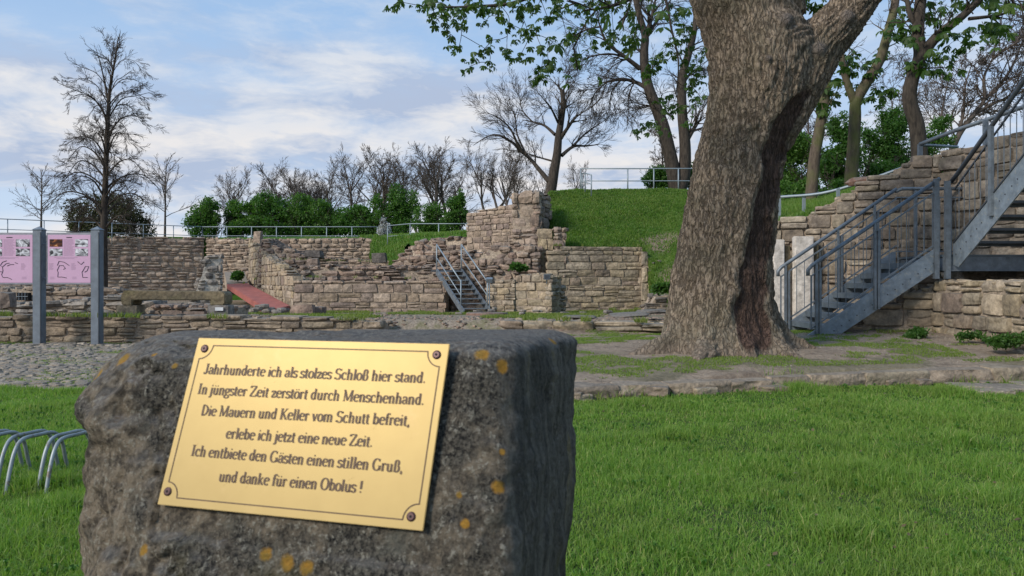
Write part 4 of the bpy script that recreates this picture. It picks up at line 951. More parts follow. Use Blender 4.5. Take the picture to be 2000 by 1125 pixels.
# ------------------------------------------------------------------ small metal stairs in the ruin
def small_stairs():
    root = empty('small_staircase', P(930, 612, 24)); tag(root, 'small open metal staircase with thin rails in the middle of the ruin', 'staircase')
    a0, a1 = P(906, 612, 24.0), P(853, 530, 26.2); wv = Vector((P(958, 0, 24).x - P(906, 0, 24).x, .12, 0))
    for k, o in enumerate((Vector((0, 0, 0)), wv)):
        s = MB(); s.bar(a0 + o, a1 + o, .045, .2); s.build('stringer', M['metal'], root)
        up = Vector((0, 0, .92)); q0 = a0.lerp(a1, .1) + o; q1 = a1 + o
        s = MB(); s.tube([q0 + up * .93, q1 + up], .024, 6); s.build('rail', M['rail_far'], root, True)
        s = MB(); s.tube([q0 + up * .45, q1 + up * .5], .018, 6); s.build('rail', M['rail_far'], root, True)
        for q in (q0, q1):
            s = MB(); s.tube([q, q + up], .022, 6); s.build('post', M['rail_far'], root, True)
    for k in range(9):
        c = a0.lerp(a1, (k + .7) / 9) + wv * .5; s = MB(); d = (a1 - a0); ang = math.atan2(wv.y, wv.x)
        s.box(c + Vector((0, 0, .04)), (wv.length, .26, .03), Matrix.Rotation(ang, 3, 'Z')); s.build('tread', M['metal'], root)
    s = MB(); s.box(a1 + wv * .5 + Vector((-.05, .45, .02)), (1.15, .9, .06)); s.build('landing', M['metal_dark'], root)
small_stairs()

# ------------------------------------------------------------------ information boards
def photo_mat(name, seed, kind):
    m, g = new_mat(name); p = g.vm('ADD', g.n('ShaderNodeNewGeometry').outputs['Position'], (seed * 3.1, 0, seed * 1.7))
    n = g.noise(g.vm('MULTIPLY', p, (6, 6, 9)), 1, 5, .6, 1.5)
    if kind == 'bw': c = g.ramp(n, [(.38, (.02, .02, .022)), (.47, (.16, .16, .17)), (.56, (.5, .5, .53)), (.64, (.72, .72, .76))])
    else: c = g.ramp(n, [(.45, (.03, .01, .006)), (.55, (.12, .035, .012)), (.66, (.5, .2, .05)), (.74, (.8, .7, .5))])
    finish(g, c, .4); return m
M['pink'] = simple('pink printed board', (.56, .35, .49), .45, 0, .04, 3)
M['ink'] = simple('faint violet print', (.27, .18, .27), .6, 0, .1)
M['ink_dark'] = simple('dark print', (.05, .035, .05), .6, 0, .1)
def boards():
    root = empty('information_board', (-8.2, 14.75, 0)); tag(root, 'pair of pink information boards framed between grey square posts', 'information board')
    D = 14.75; px2x = lambda px: P(px, 0, D).x
    for px in (77, 190, -38):
        x = px2x(px); s = MB(); zt = Z(449, D); h = zt
        s.box((x, D, h / 2), (.165, .15, h)); zc = zt
        s.add([(x - .1, D - .09, zc), (x + .1, D - .09, zc), (x + .1, D + .09, zc), (x - .1, D + .09, zc), (x, D, zc + .07)], [(0, 3, 2, 1), (0, 1, 4), (1, 2, 4), (2, 3, 4), (3, 0, 4)])
        s.build('post', M['post'], root)
        s = MB(); s.box((x + .07, D - .083, h / 2 - .02), (.014, .015, h - .06)); s.build('post_edge', M['metal_dark'], root)
    def board(xa, xb, frames):
        x0, x1 = px2x(xa), px2x(xb); z1, z0 = Z(454.5, D), Z(555.5, D); cx, cz = (x0 + x1) / 2, (z0 + z1) / 2
        s = MB(); s.box((cx, D, cz), (x1 - x0, .05, z1 - z0)); bd = s.build('board', M['frame'], root, bevel=.004)
        for xx in (x0 - .045, x1 + .045):
            for zz in (z0 + .12, z1 - .22):
                s = MB(); s.tube([(xx - .05, D, zz), (xx + .05, D, zz)], .014, 6); s.build('hinge', M['frame'], root)
        s = MB(); s.box((cx, D - .0285, cz - .005), (x1 - x0 - .07, .006, z1 - z0 - .075)); pr = s.build('print', M['pink'], root)
        W = x1 - x0 - .07; Hh = z1 - z0 - .075; L = cx - W / 2; B = cz - .005 - Hh / 2
        def quad(u, v, w_, h_, mat, nm, dy=.0335):
            s = MB(); s.box((L + u * W, D - dy, B + v * Hh), (w_ * W, .003, h_ * Hh)); s.build(nm, mat, pr)
        for k, (u, v, kd) in enumerate(((.19, .83, frames[0]), (.79, .83, 'bw'), (.19, .635, 'bw'), (.79, .635, 'bw'))):
            quad(u, v, .30, .155, photo_mat('board photograph', k + frames[1], kd), 'photograph')
        quad(.5, .945, .13, .018, M['ink_dark'], 'emblem')
        # lines of fine print
        s = MB(); r = random.Random(frames[1])
        def tl(u0, u1, v): s.box((L + (u0 + u1) / 2 * W, D - .0328, B + v * Hh), ((u1 - u0) * W, .002, .0035))
        for k in range(17): tl(.37, .37 + .26 * r.uniform(.75, 1), .90 - k * .021)
        tl(.15, .70, .525); tl(.2, .62, .505)
        for u0 in frames[3]:
            for k in range(7): tl(u0, u0 + .11 * r.uniform(.6, 1), .40 - k * .02); 
            for k in range(3): tl(u0 + .02, u0 + .12, .12 - k * .02)
        s.build('fine_print', M['ink'], pr)
        s = MB()
        for pl in frames[2]:
            s.tube([Vector((L + u * W, D - .0345, B + v * Hh)) for u, v in pl], .0055, 4)
        s.build('site_plan_lines', M['ink_dark'], pr)
    board(92, 182, ('fire', 3, [[(.44, .10), (.33, .12), (.23, .12), (.24, .22), (.22, .26), (.27, .36), (.36, .36), (.41, .30), (.36, .28)], [(.22, .36), (.26, .45), (.38, .43), (.50, .36)], [(.93, .11), (.82, .11), (.80, .22), (.83, .26), (.88, .34), (.96, .34), (.92, .25), (.86, .22)], [(.70, .44), (.78, .38), (.85, .44)]], (.03, .55)))
    board(-28, 69, ('bw', 9, [[(.55, .07), (.46, .11), (.36, .11), (.33, .17), (.36, .25), (.35, .33), (.30, .36), (.35, .43), (.44, .46)], [(.35, .33), (.43, .40), (.50, .41)], [(.45, .35), (.52, .38), (.6, .38)], [(.62, .42), (.68, .40)], [(.12, .24), (.33, .23)]], (.02, .75)))
boards()

# ------------------------------------------------------------------ bicycle rack
def rack():
    root = empty('bicycle_rack', (-2.85, 4.6, 0)); tag(root, 'low galvanised bicycle rack of paired bent tubes standing in the lawn', 'bicycle rack')
    for x in (-2.615, -2.69, -2.84, -2.93, -3.08, -3.16, -3.32, -3.40):
        o = .05 if x in (-2.69, -2.93, -3.16, -3.40) else 0
        pts = [(x, 4.30 + o, -.03), (x, 4.34 + o, .12), (x, 4.39 + o, .235), (x, 4.46 + o, .285), (x, 4.60 + o, .282), (x, 4.76 + o, .265), (x, 4.84 + o, .20), (x, 4.88 + o, .09), (x, 4.92 + o, -.03)]
        s = MB(); s.tube(smooth_path(pts, 4), .0115, 8); s.build('hoop', M['galv'], root, True)
    for y in (4.31, 4.91):
        s = MB(); s.tube([(-3.5, y, -.008), (-2.6, y, -.008)], .013, 8); s.build('base_rail', M['galv'], root, True)
rack()

# ------------------------------------------------------------------ the boulder with the brass plaque
u3 = lambda px, py: Vector(((px - 1000) / F, 1.0, -(py - HZ) / F))
cq = [(388, 660), (878, 672), (826, 1037), (307, 985)]
def vp(a, b, c, d):
    h = [np.array([p_[0] - 1000, p_[1] - HZ, 1.0]) for p_ in (a, b, c, d)]
    v = np.cross(np.cross(h[0], h[1]), np.cross(h[2], h[3])); v /= v[2]; return Vector((v[0] / F, 1, -v[1] / F)).normalized()
dh = vp(cq[0], cq[1], cq[3], cq[2]); dv = vp(cq[0], cq[3], cq[1], cq[2])
PN = dh.cross(dv).normalized()
if PN.y > 0: PN = -PN
D0 = .93; ctr = u3(600, 830) * D0; PO = Vector((0, 0, CH)) + ctr
EYE = Vector((0, 0, CH))
def hit(px, py, off=0.0):
    r = u3(px, py); o = PO + PN * off; t = (o - EYE).dot(PN) / r.dot(PN); return EYE + r * t
def boulder():
    # front outline on the plaque plane, back outline pushed away
    def ex(p, v, d): return p + v * d
    A = hit(196, 668, -.004); B = hit(1002, 668, -.004); C = hit(985, 1180, -.004); Dd = hit(143, 1180, -.004)
    # extend the lower corners down to the ground along the face
    def down(p, q):
        d = (q - p); t = (-.15 - q.z) / d.z; return q + d * t
    C2, D2 = down(B, C), down(A, Dd)
    C2 = Vector((C.x - .02, C.y - .06, -.15)); D2 = Vector((Dd.x, Dd.y - .07, -.15))
    bk = lambda px, py, D: P(px, py, D)
    A2, B2 = bk(262, 640, 1.30), bk(1126, 641, 1.25)
    C3, D3 = Vector((B2.x - .05, 1.32, -.15)), Vector((A2.x - .12, 1.4, -.15))
    cs = {(0, 0, 0): D2, (1, 0, 0): C2, (0, 0, 1): A, (1, 0, 1): B, (0, 1, 0): D3, (1, 1, 0): C3, (0, 1, 1): A2, (1, 1, 1): B2}
    Mid = {(0, 0): (Dd), (1, 0): (C)}
    nu, nv, nw = 150, 60, 200
    # superellipsoid-like shell in the unit box, sampled from a cube surface grid
    V = []; Fs = []; b = 0
    def face(fu, na, nb):
        nonlocal b
        a, c = np.meshgrid(np.linspace(0, 1, na), np.linspace(0, 1, nb), indexing='ij'); p = fu(a, c); V.append(p.reshape(-1, 3))
        ix = np.arange(na * nb).reshape(na, nb) + b; Fs.append(np.stack([ix[:-1, :-1], ix[1:, :-1], ix[1:, 1:], ix[:-1, 1:]], -1).reshape(-1, 4)); b += na * nb
    one = lambda a: np.ones_like(a); zero = lambda a: np.zeros_like(a)
    face(lambda a, c: np.stack([a, zero(a), c], -1), nu, nw); face(lambda a, c: np.stack([one(a), a, c], -1), nv, nw)
    face(lambda a, c: np.stack([1 - a, one(a), c], -1), nu // 2, nw // 2); face(lambda a, c: np.stack([zero(a), 1 - a, c], -1), nv, nw)
    face(lambda a, c: np.stack([a, c, one(a)], -1), nu, nv)
    U = np.concatenate(V); Fc = np.concatenate(Fs)
    # round the edges: pull points near two or three faces inwards (metric rounding)
    S = np.array([.56, .36, 1.3]); Pm = (U - .5) * S; hs = S / 2; rr = np.array([.045, .045, .045])
    rad = .05 + .0 * U[:, 0]
    left = (U[:, 0] < .5); rad = np.where(left, .10, .042)
    q = np.abs(Pm) - (hs[None, :] - rad[:, None]); qp = np.maximum(q, 0); ln = np.linalg.norm(qp, axis=1)
    outn = np.where(ln[:, None] > 1e-9, qp / np.maximum(ln, 1e-9)[:, None], 0); 
    newp = np.minimum(np.abs(Pm), hs[None, :] - rad[:, None]) + outn * np.minimum(rad, ln)[:, None]
    newp = np.where((ln > rad)[:, None], newp, np.abs(Pm)); Pm = np.sign(Pm) * newp; U2 = Pm / S + .5
    # trilinear with a mid station on the front so the face follows the plaque plane
    def L(p): return np.array(p)
    W0 = lambda z: None
    zt = U2[:, 2]
    zm = .62
    def col(top, mid, bot):
        k = np.clip(zt / zm, 0, 1)[:, None]; k2 = np.clip((zt - zm) / (1 - zm), 0, 1)[:, None]
        return np.where((zt < zm)[:, None], L(bot) * (1 - k) + L(mid) * k, L(mid) * (1 - k2) + L(top) * k2)
    D3m = Vector((A2.x - .085, 1.38, C.z)); C3m = Vector((B2.x + .0, 1.28, C.z))
    fl, fr, bl, br = col(A, Dd, D2), col(B, C, C2), col(A2, D3m, D3), col(B2, C3m, C3)
    u = U2[:, 0:1]; v = U2[:, 1:2]
    Q = (fl * (1 - u) + fr * u) * (1 - v) + (bl * (1 - u) + br * u) * v
    cen = Q.mean(0)
    # normals by outward direction of the unit box
    nb_ = (U2 - .5) * np.array([1, 1, .4]); nb_ = np.sign(nb_) * np.abs(nb_) ** 5; nb_ /= np.linalg.norm(nb_, axis=1)[:, None] + 1e-9
    nrm = nb_[:, 0:1] * np.array([1, -.05, 0]) + nb_[:, 1:2] * np.array([.0, 1, .0]) + nb_[:, 2:3] * np.array([0, 0, 1.0])
    nrm /= np.linalg.norm(nrm, axis=1)[:, None]
    big = fbm(Q * 4.5, 3) - .5; med = fbm(Q * 17, 4) - .5; fin = fbm(Q * 60, 3) - .5
    pock = np.clip(fbm(Q * 38 + 5, 3) - .56, 0, 1)
    amp = np.ones(len(Q)); loc = (Q - np.array(PO)) @ np.array(PN); isf = np.exp(-(loc / .012) ** 2)
    lx = (Q - np.array(PO)) @ np.array(dh); lv = (Q - np.array(PO)) @ np.array(dv)
    under = isf * (np.abs(lx) < .19) * (np.abs(lv) < .145)
    amp = 1 - .75 * under
    side = 1 - isf
    lowleft = np.clip(.5 - u[:, 0], 0, .5) * 2
    disp = big * .045 * side + big * .016 * isf + med * (.016 + .030 * lowleft) * amp + fin * .007 * amp - pock * .05 * amp * (.3 + lowleft) - under * .006
    lob = .040 * np.exp(-((Q[:, 2] - (CH - .18)) / .045) ** 2) * np.clip(.15 - u[:, 0], 0, .15) / .15
    Q = Q + nrm * (disp + lob)[:, None]
    PXY = np.stack([Q[:, 0] / Q[:, 1] * F + 1000, HZ - (Q[:, 2] - CH) / Q[:, 1] * F], -1)
    me = mesh_np('boulder', Q, Fc, True)
    bm = bmesh.new(); bm.from_mesh(me); bmesh.ops.remove_doubles(bm, verts=bm.verts, dist=.0004); bmesh.ops.recalc_face_normals(bm, faces=bm.faces[:]); bm.to_mesh(me); bm.free()
    me.polygons.foreach_set('use_smooth', [True] * len(me.polygons))
    m, g = new_mat('lichen covered boulder'); geo = g.n('ShaderNodeNewGeometry'); p = geo.outputs['Position']
    # colour layers: brown grey stone, black crust, pale specks, lichen
    n0 = g.noise(p, 9, 7, .65, .4); n1 = g.noise(p, 46, 8, .75); n2 = g.noise(p, 150, 5, .7); n3 = g.noise(p, 4.2, 5, .6)
    sx = g.n('ShaderNodeSeparateXYZ', i={0: p})
    base = g.mix(g.ramp(n1, [(.40, 0.0), (.56, 1.0)]), (.055, .045, .034), (.26, .21, .15))
    crust = g.mix(g.ramp(g.noise(p, 210, 5, .75), [(.42, 0.0), (.58, 1.0)]), (.016, .015, .014), (.14, .125, .10))
    # crust thins towards the lower left flank, where bare brown stone shows
    bias = g.m('ADD', g.mr(sx.outputs[0], -.55, -.40, -.14, .06), g.mr(sx.outputs[2], .84, 1.02, -.09, .05))
    c = g.mix(g.ramp(g.m('ADD', n0, bias), [(.40, 0.0), (.54, 1.0)]), base, crust)
    specks = g.m('MULTIPLY', g.ramp(n2, [(.54, 0.0), (.60, 1.0)]), g.ramp(n1, [(.44, 0.0), (.56, 1.0)]))
    c = g.mix(g.m('MULTIPLY', specks, .85), c, (.36, .34, .28))
    c = g.mix(g.m('MULTIPLY', g.ramp(g.noise(p, 13, 6, .7), [(.56, 0.0), (.66, 1.0)]), .55), c, (.19, .185, .15))
    # streaks on the right flank
    stv = g.noise(g.vm('MULTIPLY', p, (30, 30, 3)), 1, 6, .7, .6)
    nx_ = g.n('ShaderNodeSeparateXYZ', i={0: geo.outputs['Normal']}).outputs[0]
    flank = g.mr(nx_, .35, .7)
    stc = g.ramp(stv, [(.36, (.045, .04, .034)), (.50, (.15, .13, .105)), (.60, (.30, .265, .21)), (.70, (.36, .28, .14))])
    stc = g.mix(g.ramp(g.noise(p, 120, 6, .8), [(.40, 0.0), (.62, 1.0)]), g.mix(1.0, stc, (.55, .55, .55), 'MULTIPLY'), g.mix(.35, stc, (.22, .20, .17)))
    c = g.mix(g.m('MULTIPLY', flank, .85), c, stc)
    # top face: grey with brown bands
    nz = g.n('ShaderNodeSeparateXYZ', i={0: geo.outputs['Normal']}).outputs[2]
    tn = g.noise(g.vm('MULTIPLY', p, (14, 60, 14)), 1, 6, .7, .5)
    tcol = g.ramp(tn, [(.36, (.05, .05, .055)), (.5, (.15, .145, .14)), (.58, (.13, .10, .075)), (.68, (.26, .26, .27))])
    tcol = g.mix(g.m('MULTIPLY', g.ramp(n2, [(.45, 0.0), (.6, 1.0)]), .6), tcol, (.33, .31, .27))
    c = g.mix(g.m('MULTIPLY', g.mr(nz, .45, .8), .85), c, tcol)
    # orange lichen at its places, plus yellow ones low down
    L = 0.0
    for (px, py, r) in ((943, 692, .0095), (982, 717, .0080), (975, 950, .0075), (240, 700, .0120), (188, 733, .0130), (340, 712, .0050), (277, 1076, .0075), (980, 880, .004), (893, 965, .004), (905, 1025, .005), (205, 672, .006), (560, 1100, .010), (520, 1085, .008), (600, 1108, .009), (1082, 665, .008), (300, 690, .004)):
        qv = np.abs(PXY[:, 0] - px) + np.abs(PXY[:, 1] - py); cand = np.where(qv < 5)[0]
        if len(cand) == 0: continue
        q = Q[cand[np.argmin(Q[cand, 1])]]
        d = g.n('ShaderNodeVectorMath', operation='DISTANCE', i={0: p, 1: tuple(float(t) for t in q)}).outputs['Value']
        d = g.m('ADD', d, g.m('MULTIPLY', g.m('SUBTRACT', n1, .5), .016 if r > .007 else .009))
        L = g.m('MAXIMUM', L, g.mr(d, r * 1.15, r * .7))
    lc = g.mix(n2, (.34, .15, .015), (.60, .33, .05)); lc = g.mix(g.ramp(n1, [(.45, 0.0), (.6, .6)]), lc, (.20, .17, .04))
    c = g.mix(g.m('MULTIPLY', L, .92), c, lc)
    mossn = g.m('MULTIPLY', g.ramp(g.noise(p, 11, 5, .6), [(.55, 0.0), (.66, 1.0)]), g.mr(sx.outputs[2], .90, .80, 0, .7))
    c = g.mix(mossn, c, (.13, .11, .03))
    h = g.m('ADD', g.m('MULTIPLY', n1, 1.0), g.m('MULTIPLY', n2, .45))
    finish(g, c, .93, h, 1.0, .016, spec=.25)
    root = empty('memorial_boulder', (float(cen[0]), float(cen[1]), 0)); tag(root, 'dark lichen spotted upright boulder in the foreground carrying the brass plaque', 'boulder')
    o = link('stone_body', me, root, m); return root
boulder()

def plaque():
    root = empty('brass_plaque', PO); tag(root, 'yellow brass plaque with engraved German verse screwed to the boulder', 'plaque')
    off = .0035
    K = [hit(px, py, off) for px, py in cq]
    ax = (K[1] - K[0] + K[2] - K[3]).normalized(); ay = PN.cross(ax).normalized()
    if ay.z < 0: ay = -ay
    t = .003
    bm = bmesh.new(); fr = [bm.verts.new(k) for k in K]; bkv = [bm.verts.new(k - PN * t) for k in K]
    bm.faces.new(fr); bm.faces.new(bkv[::-1])
    for k in range(4): bm.faces.new((fr[k], bkv[k], bkv[(k + 1) % 4], fr[(k + 1) % 4]))
    bmesh.ops.recalc_face_normals(bm, faces=bm.faces[:]); bmesh.ops.bevel(bm, geom=bm.edges[:], offset=.0006, segments=2, affect='EDGES')
    me = bpy.data.meshes.new('plate'); bm.to_mesh(me); bm.free()
    m, g = new_mat('brushed brass'); p = g.n('ShaderNodeNewGeometry').outputs['Position']
    n = g.noise(p, 30, 5, .6); sc = g.noise(g.vm('MULTIPLY', p, (900, 60, 60)), 1, 3, .6)
    st = g.n('ShaderNodeTexVoronoi', feature='DISTANCE_TO_EDGE', i={'Vector': g.vm('MULTIPLY', p, (34, 9, 13)), 'Scale': 1.0}).outputs['Distance']
    c = g.mix(n, (.30, .215, .082), (.35, .255, .10)); c = g.mix(g.m('MULTIPLY', g.ramp(st, [(.0, 1.0), (.008, 0.0)]), .15), c, (.34, .24, .09))
    c = g.mix(g.m('MULTIPLY', g.ramp(g.noise(p, 12, 6, .7), [(.58, 0.0), (.74, 1.0)]), .35), c, (.42, .29, .15))
    g.n('ShaderNodeOutputMaterial', i={0: g.n('ShaderNodeMixShader', i={0: .70,
        1: g.n('ShaderNodeBsdfPrincipled', i={'Base Color': c, 'Metallic': 1.0, 'Roughness': .42}).outputs[0],
        2: g.n('ShaderNodeBsdfPrincipled', i={'Base Color': c, 'Metallic': 0.0, 'Roughness': .5, 'Specular IOR Level': .3}).outputs[0]}).outputs[0]})
    link('plate', me, root, m)
    so = off + .0004
    # screws
    for px, py in ((400, 681), (853, 693), (328, 960), (803, 1009)):
        c = hit(px, py, off); s = MB(); s.tube([c, c + PN * .0012, c + PN * .0018], [.0055, .0052, .0036], 16); s.build('screw', M['screw'], root, False)
        s = MB(); s.tube([c + PN * .0018, c + PN * .0021], .0016, 8); s.build('screw_slot', M['black'], root)  # black disc paints the shade of the slot
    E = MB()
    def ribbon(pts, wd, lift=so):
        for k in range(len(pts) - 1):
            a, b = pts[k], pts[k + 1]; d = (b - a)
            if d.length < 1e-7: continue
            d.normalize(); n = d.cross(PN); w_ = wd / 2
            a2, b2 = a - d * w_ * .5, b + d * w_ * .5
            E.add([a2 + n * w_, b2 + n * w_, b2 - n * w_, a2 - n * w_], [(0, 1, 2, 3)])
    # border line with scooped corners, in plate coordinates (0..1)
    def uv(u, v): # v down
        a = K[0].lerp(K[1], u); b = K[3].lerp(K[2], u); return a.lerp(b, v) + PN * (so - off)
    Wp, Hp = (K[1] - K[0]).length, (K[3] - K[0]).length; mx = .0088 / Wp; my = .0098 / Hp; rx = .0172 / Wp; ry = .0180 / Hp
    pts = []
    for cx, cy, a0, sx_, sy_ in ((mx, my, 0, 1, 1), (1 - mx, my, 0, -1, 1), (1 - mx, 1 - my, 0, -1, -1), (mx, 1 - my, 0, 1, -1)):
        arc = [uv(cx + sx_ * rx * math.cos(t_), cy + sy_ * ry * math.sin(t_)) for t_ in np.linspace(0, math.pi / 2, 9)]
        if sx_ * sy_ > 0: arc = arc[::-1]
        pts += arc
    pts.append(pts[0]); ribbon(pts, .0014)
    E.build('border_line', M['engrave'], root)
    # ---- serif lettering from strokes
    TH, TN = .215, .10
    def A(cx, cy, rx, ry, a0, a1, n=14): return [(cx + rx * math.cos(R(a)), cy + ry * math.sin(R(a))) for a in np.linspace(a0, a1, n)]
    def dot(x, y, r=.075): return ('D', x, y, r)
    def S(x, y, hw): return ('S', x, y, hw)
    def n_(x): return [[(x, 0), (x, .62)], A(x + .135, .44, .135, .2, 165, 0), [(x + .27, .46), (x + .27, 0)], S(x, 0, .09), S(x + .27, 0, .09), S(x - .04, .63, .06)]
    Ob = lambda x: A(x, .33, .18, .315, 0, 360, 22)
    G_ = {
     'J': (.42, [[(.26, 1), (.26, .2)], A(.13, .2, .13, .18, 0, -140), dot(.05, .12), S(.26, .985, .15)]),
     'I': (.36, [[(.18, 0), (.18, 1)], S(.18, .015, .15), S(.18, .985, .15)]),
     'Z': (.62, [[(.07, .97), (.54, .97)], [(.52, .97), (.07, .03)], [(.05, .03), (.56, .03)], [(.07, .97), (.06, .80)], [(.56, .03), (.58, .22)]]),
     'S': (.56, [A(.28, .745, .19, .23, 25, 270), A(.28, .26, .20, .255, 90, -155), [(.46, .82), (.47, .98)], [(.09, .18), (.08, .02)]]),
     'D': (.66, [[(.16, 0), (.16, 1)], A(.20, .5, .37, .485, 90, -90, 20), [(.10, .985), (.22, .985)], [(.10, .015), (.22, .015)]]),
     'M': (.86, [[(.14, 0), (.14, 1), 'thin'], [(.13, 1), (.42, .06)], [(.42, .06), (.70, 1), 'thin'], [(.71, 0), (.71, 1)], S(.14, .015, .10), S(.71, .015, .12), S(.10, .985, .08), S(.74, .985, .08)]),
     'K': (.66, [[(.16, 0), (.16, 1)], [(.54, .97), (.19, .42), 'thin'], [(.27, .56), (.56, .02)], S(.16, .015, .12), S(.16, .985, .12), S(.54, .985, .11), S(.57, .015, .10)]),
     'G': (.70, [A(.35, .5, .27, .485, 48, 325, 20), [(.58, .04), (.58, .40)], S(.56, .41, .13), [(.54, .98), (.54, .76), 'thin']]),
     'O': (.70, [A(.35, .5, .27, .485, 0, 360, 26)]),
     'a': (.45, [A(.20, .47, .14, .165, 150, 0), [(.34, .48), (.34, .08)], A(.21, .18, .145, .16, 60, 300), [(.34, .06), (.43, .03)], dot(.085, .50, .06)]),
     'b': (.50, [[(.12, 0), (.12, .98)], A(.27, .33, .15, .31, 150, -150, 16), S(.08, .98, .06)]),
     'c': (.43, [A(.24, .33, .18, .315, 48, 315, 16), dot(.35, .50, .06)]),
     'd': (.51, [[(.37, 0), (.37, .98)], A(.24, .33, .16, .31, 35, 325, 16), S(.33, .98, .06), S(.41, .015, .06)]),
     'e': (.45, [A(.24, .33, .18, .315, 8, 318, 18), [(.08, .37), (.41, .37)]]),
     'f': (.32, [[(.15, 0), (.15, .78)], A(.28, .79, .13, .19, 180, 55), [(.03, .63), (.29, .63)], S(.15, .015, .12), dot(.35, .90, .055)]),
     'g': (.46, [A(.21, .43, .145, .19, 0, 360, 18), A(.21, -.12, .18, .145, 0, 360, 18), [(.13, .24), (.09, .12)], [(.09, .12), (.20, .04)], [(.33, .58), (.44, .62)]]),
     'h': (.53, [[(.12, 0), (.12, .98)], S(.08, .98, .06)] + n_(.12)[1:5]),
     'i': (.26, [[(.13, 0), (.13, .63)], S(.13, .015, .10), S(.09, .63, .06), dot(.13, .86)]),
     'j': (.25, [[(.13, -.12), (.13, .63)], A(.04, -.12, .09, .13, 0, -140), S(.09, .63, .06), dot(.13, .86)]),
     'k': (.52, [[(.12, 0), (.12, .98)], [(.39, .62), (.15, .30), 'thin'], [(.21, .38), (.42, .02)], S(.12, .015, .10), S(.08, .98, .06), S(.39, .63, .09), S(.43, .015, .09)]),
     'l': (.26, [[(.13, 0), (.13, .98)], S(.13, .015, .10), S(.09, .98, .06)]),
     'm': (.80, n_(.12) + n_(.39)[1:5]),
     'n': (.53, n_(.12)),
     'o': (.46, [Ob(.23)]),
     'r': (.38, [[(.12, 0), (.12, .62)], A(.25, .44, .13, .19, 160, 60), S(.12, .015, .10), S(.08, .63, .06), dot(.325, .56, .065)]),
     's': (.37, [A(.185, .485, .125, .15, 25, 270), A(.185, .17, .14, .165, 90, -155), [(.31, .50), (.32, .62)], [(.05, .14), (.04, .02)]]),
     't': (.31, [[(.13, .12), (.13, .84)], A(.22, .13, .09, .12, 180, 310), [(.03, .62), (.28, .62)]]),
     'u': (.53, [[(.12, .2), (.12, .63)], A(.255, .2, .135, .19, 180, 345), [(.39, 0), (.39, .63)], S(.08, .63, .06), S(.35, .63, .06), S(.43, .015, .06)]),
     'v': (.44, [[(.07, .62), (.22, .0)], [(.22, .0), (.36, .62), 'thin'], S(.07, .63, .09), S(.37, .63, .08)]),
     'z': (.40, [[(.05, .61), (.35, .61)], [(.34, .61), (.05, .03)], [(.04, .03), (.36, .03)], [(.05, .61), (.045, .48)], [(.36, .03), (.37, .16)]]),
     'ß': (.52, [[(.13, 0), (.13, .76)], A(.26, .77, .13, .21, 180, -60), A(.26, .28, .17, .27, 75, -130), S(.10, .015, .08)]),
     '.': (.22, [dot(.1, .07, .08)]), ',': (.22, [dot(.1, .07, .08), [(.14, .05), (.07, -.14)]]),
     '!': (.28, [[(.14, .32), (.14, 1)], dot(.14, .07, .08)]), ' ': (.24, [])}
    for ch, b in (('ü', 'u'), ('ö', 'o'), ('ä', 'a')):
        w_, st_ = G_[b]; G_[ch] = (w_, st_ + [dot(w_ * .30, .84, .06), dot(w_ * .72, .84, .06)])
    lines = [('Jahrhunderte ich als stolzes Schloß hier stand.', (397, 730), (831, 748)), ('In jüngster Zeit zerstört durch Menschenhand.', (384.5, 769), (828, 791)),
             ('Die Mauern und Keller vom Schutt befreit,', (391, 811), (800, 832)), ('erlebe ich jetzt eine neue Zeit.', (440, 856), (727, 873)),
             ('Ich entbiete den Gästen einen stillen Gruß,', (371.5, 890), (786, 923)), ('und danke für einen Obolus !', (426, 940), (707, 963))]
    for txt, pa, pb in lines:
        E = MB(); a, b = hit(*pa, so), hit(*pb, so); d = (b - a); Lw = d.length; d.normalize(); up = PN.cross(d).normalized()
        if up.z < 0: up = -up
        cap = .0134; tot = sum(G_[c][0] for c in txt) * cap; ks = Lw / tot; x = 0
        def pt(px, py): return a + d * (x + px * cap * ks) + up * (py * cap)
        for ch in txt:
            w_, st_ = G_[ch]
            for s_ in st_:
                if s_[0] == 'D':
                    _, cx, cy, r = s_; c0 = pt(cx, cy); r *= cap; V = [c0 + d * r * math.cos(t_) + up * r * math.sin(t_) for t_ in np.linspace(0, 2 * math.pi, 11)[:-1]]; E.add(V, [tuple(range(10))])
                elif s_[0] == 'S':
                    _, cx, cy, hw = s_; p0, p1 = pt(cx - hw, cy), pt(cx + hw, cy); h2 = up * (.026 * cap); E.add([p0 - h2, p1 - h2, p1 + h2, p0 + h2], [(0, 1, 2, 3)])
                else:
                    thin = s_[-1] == 'thin'; q = [p_ for p_ in s_ if p_ != 'thin']
                    # variable width: thick on vertical strokes
                    PP = [pt(*p_) for p_ in q]; n = len(PP); Ls, Rs = [], []
                    for k in range(n):
                        t_ = (PP[min(k + 1, n - 1)] - PP[max(k - 1, 0)]).normalized()
                        if n > 3 and (PP[0] - PP[-1]).length < 1e-6 and k in (0, n - 1): t_ = (PP[1] - PP[-2]).normalized()
                        vert = abs(t_.dot(up)); wd = (TN + (TH - TN) * vert ** 1.6) * cap
                        if thin: wd = TN * 1.1 * cap
                        nn2 = t_.cross(PN) * wd * .5; Ls.append(PP[k] + nn2); Rs.append(PP[k] - nn2)
                    E.add(Ls + Rs, [(k, k + 1, n + k + 1, n + k) for k in range(n - 1)])
            x += w_ * cap * ks
        E.build('inscription', M['engrave'], root)
    # dents and scratches
    E = MB(); r = random.Random(5)
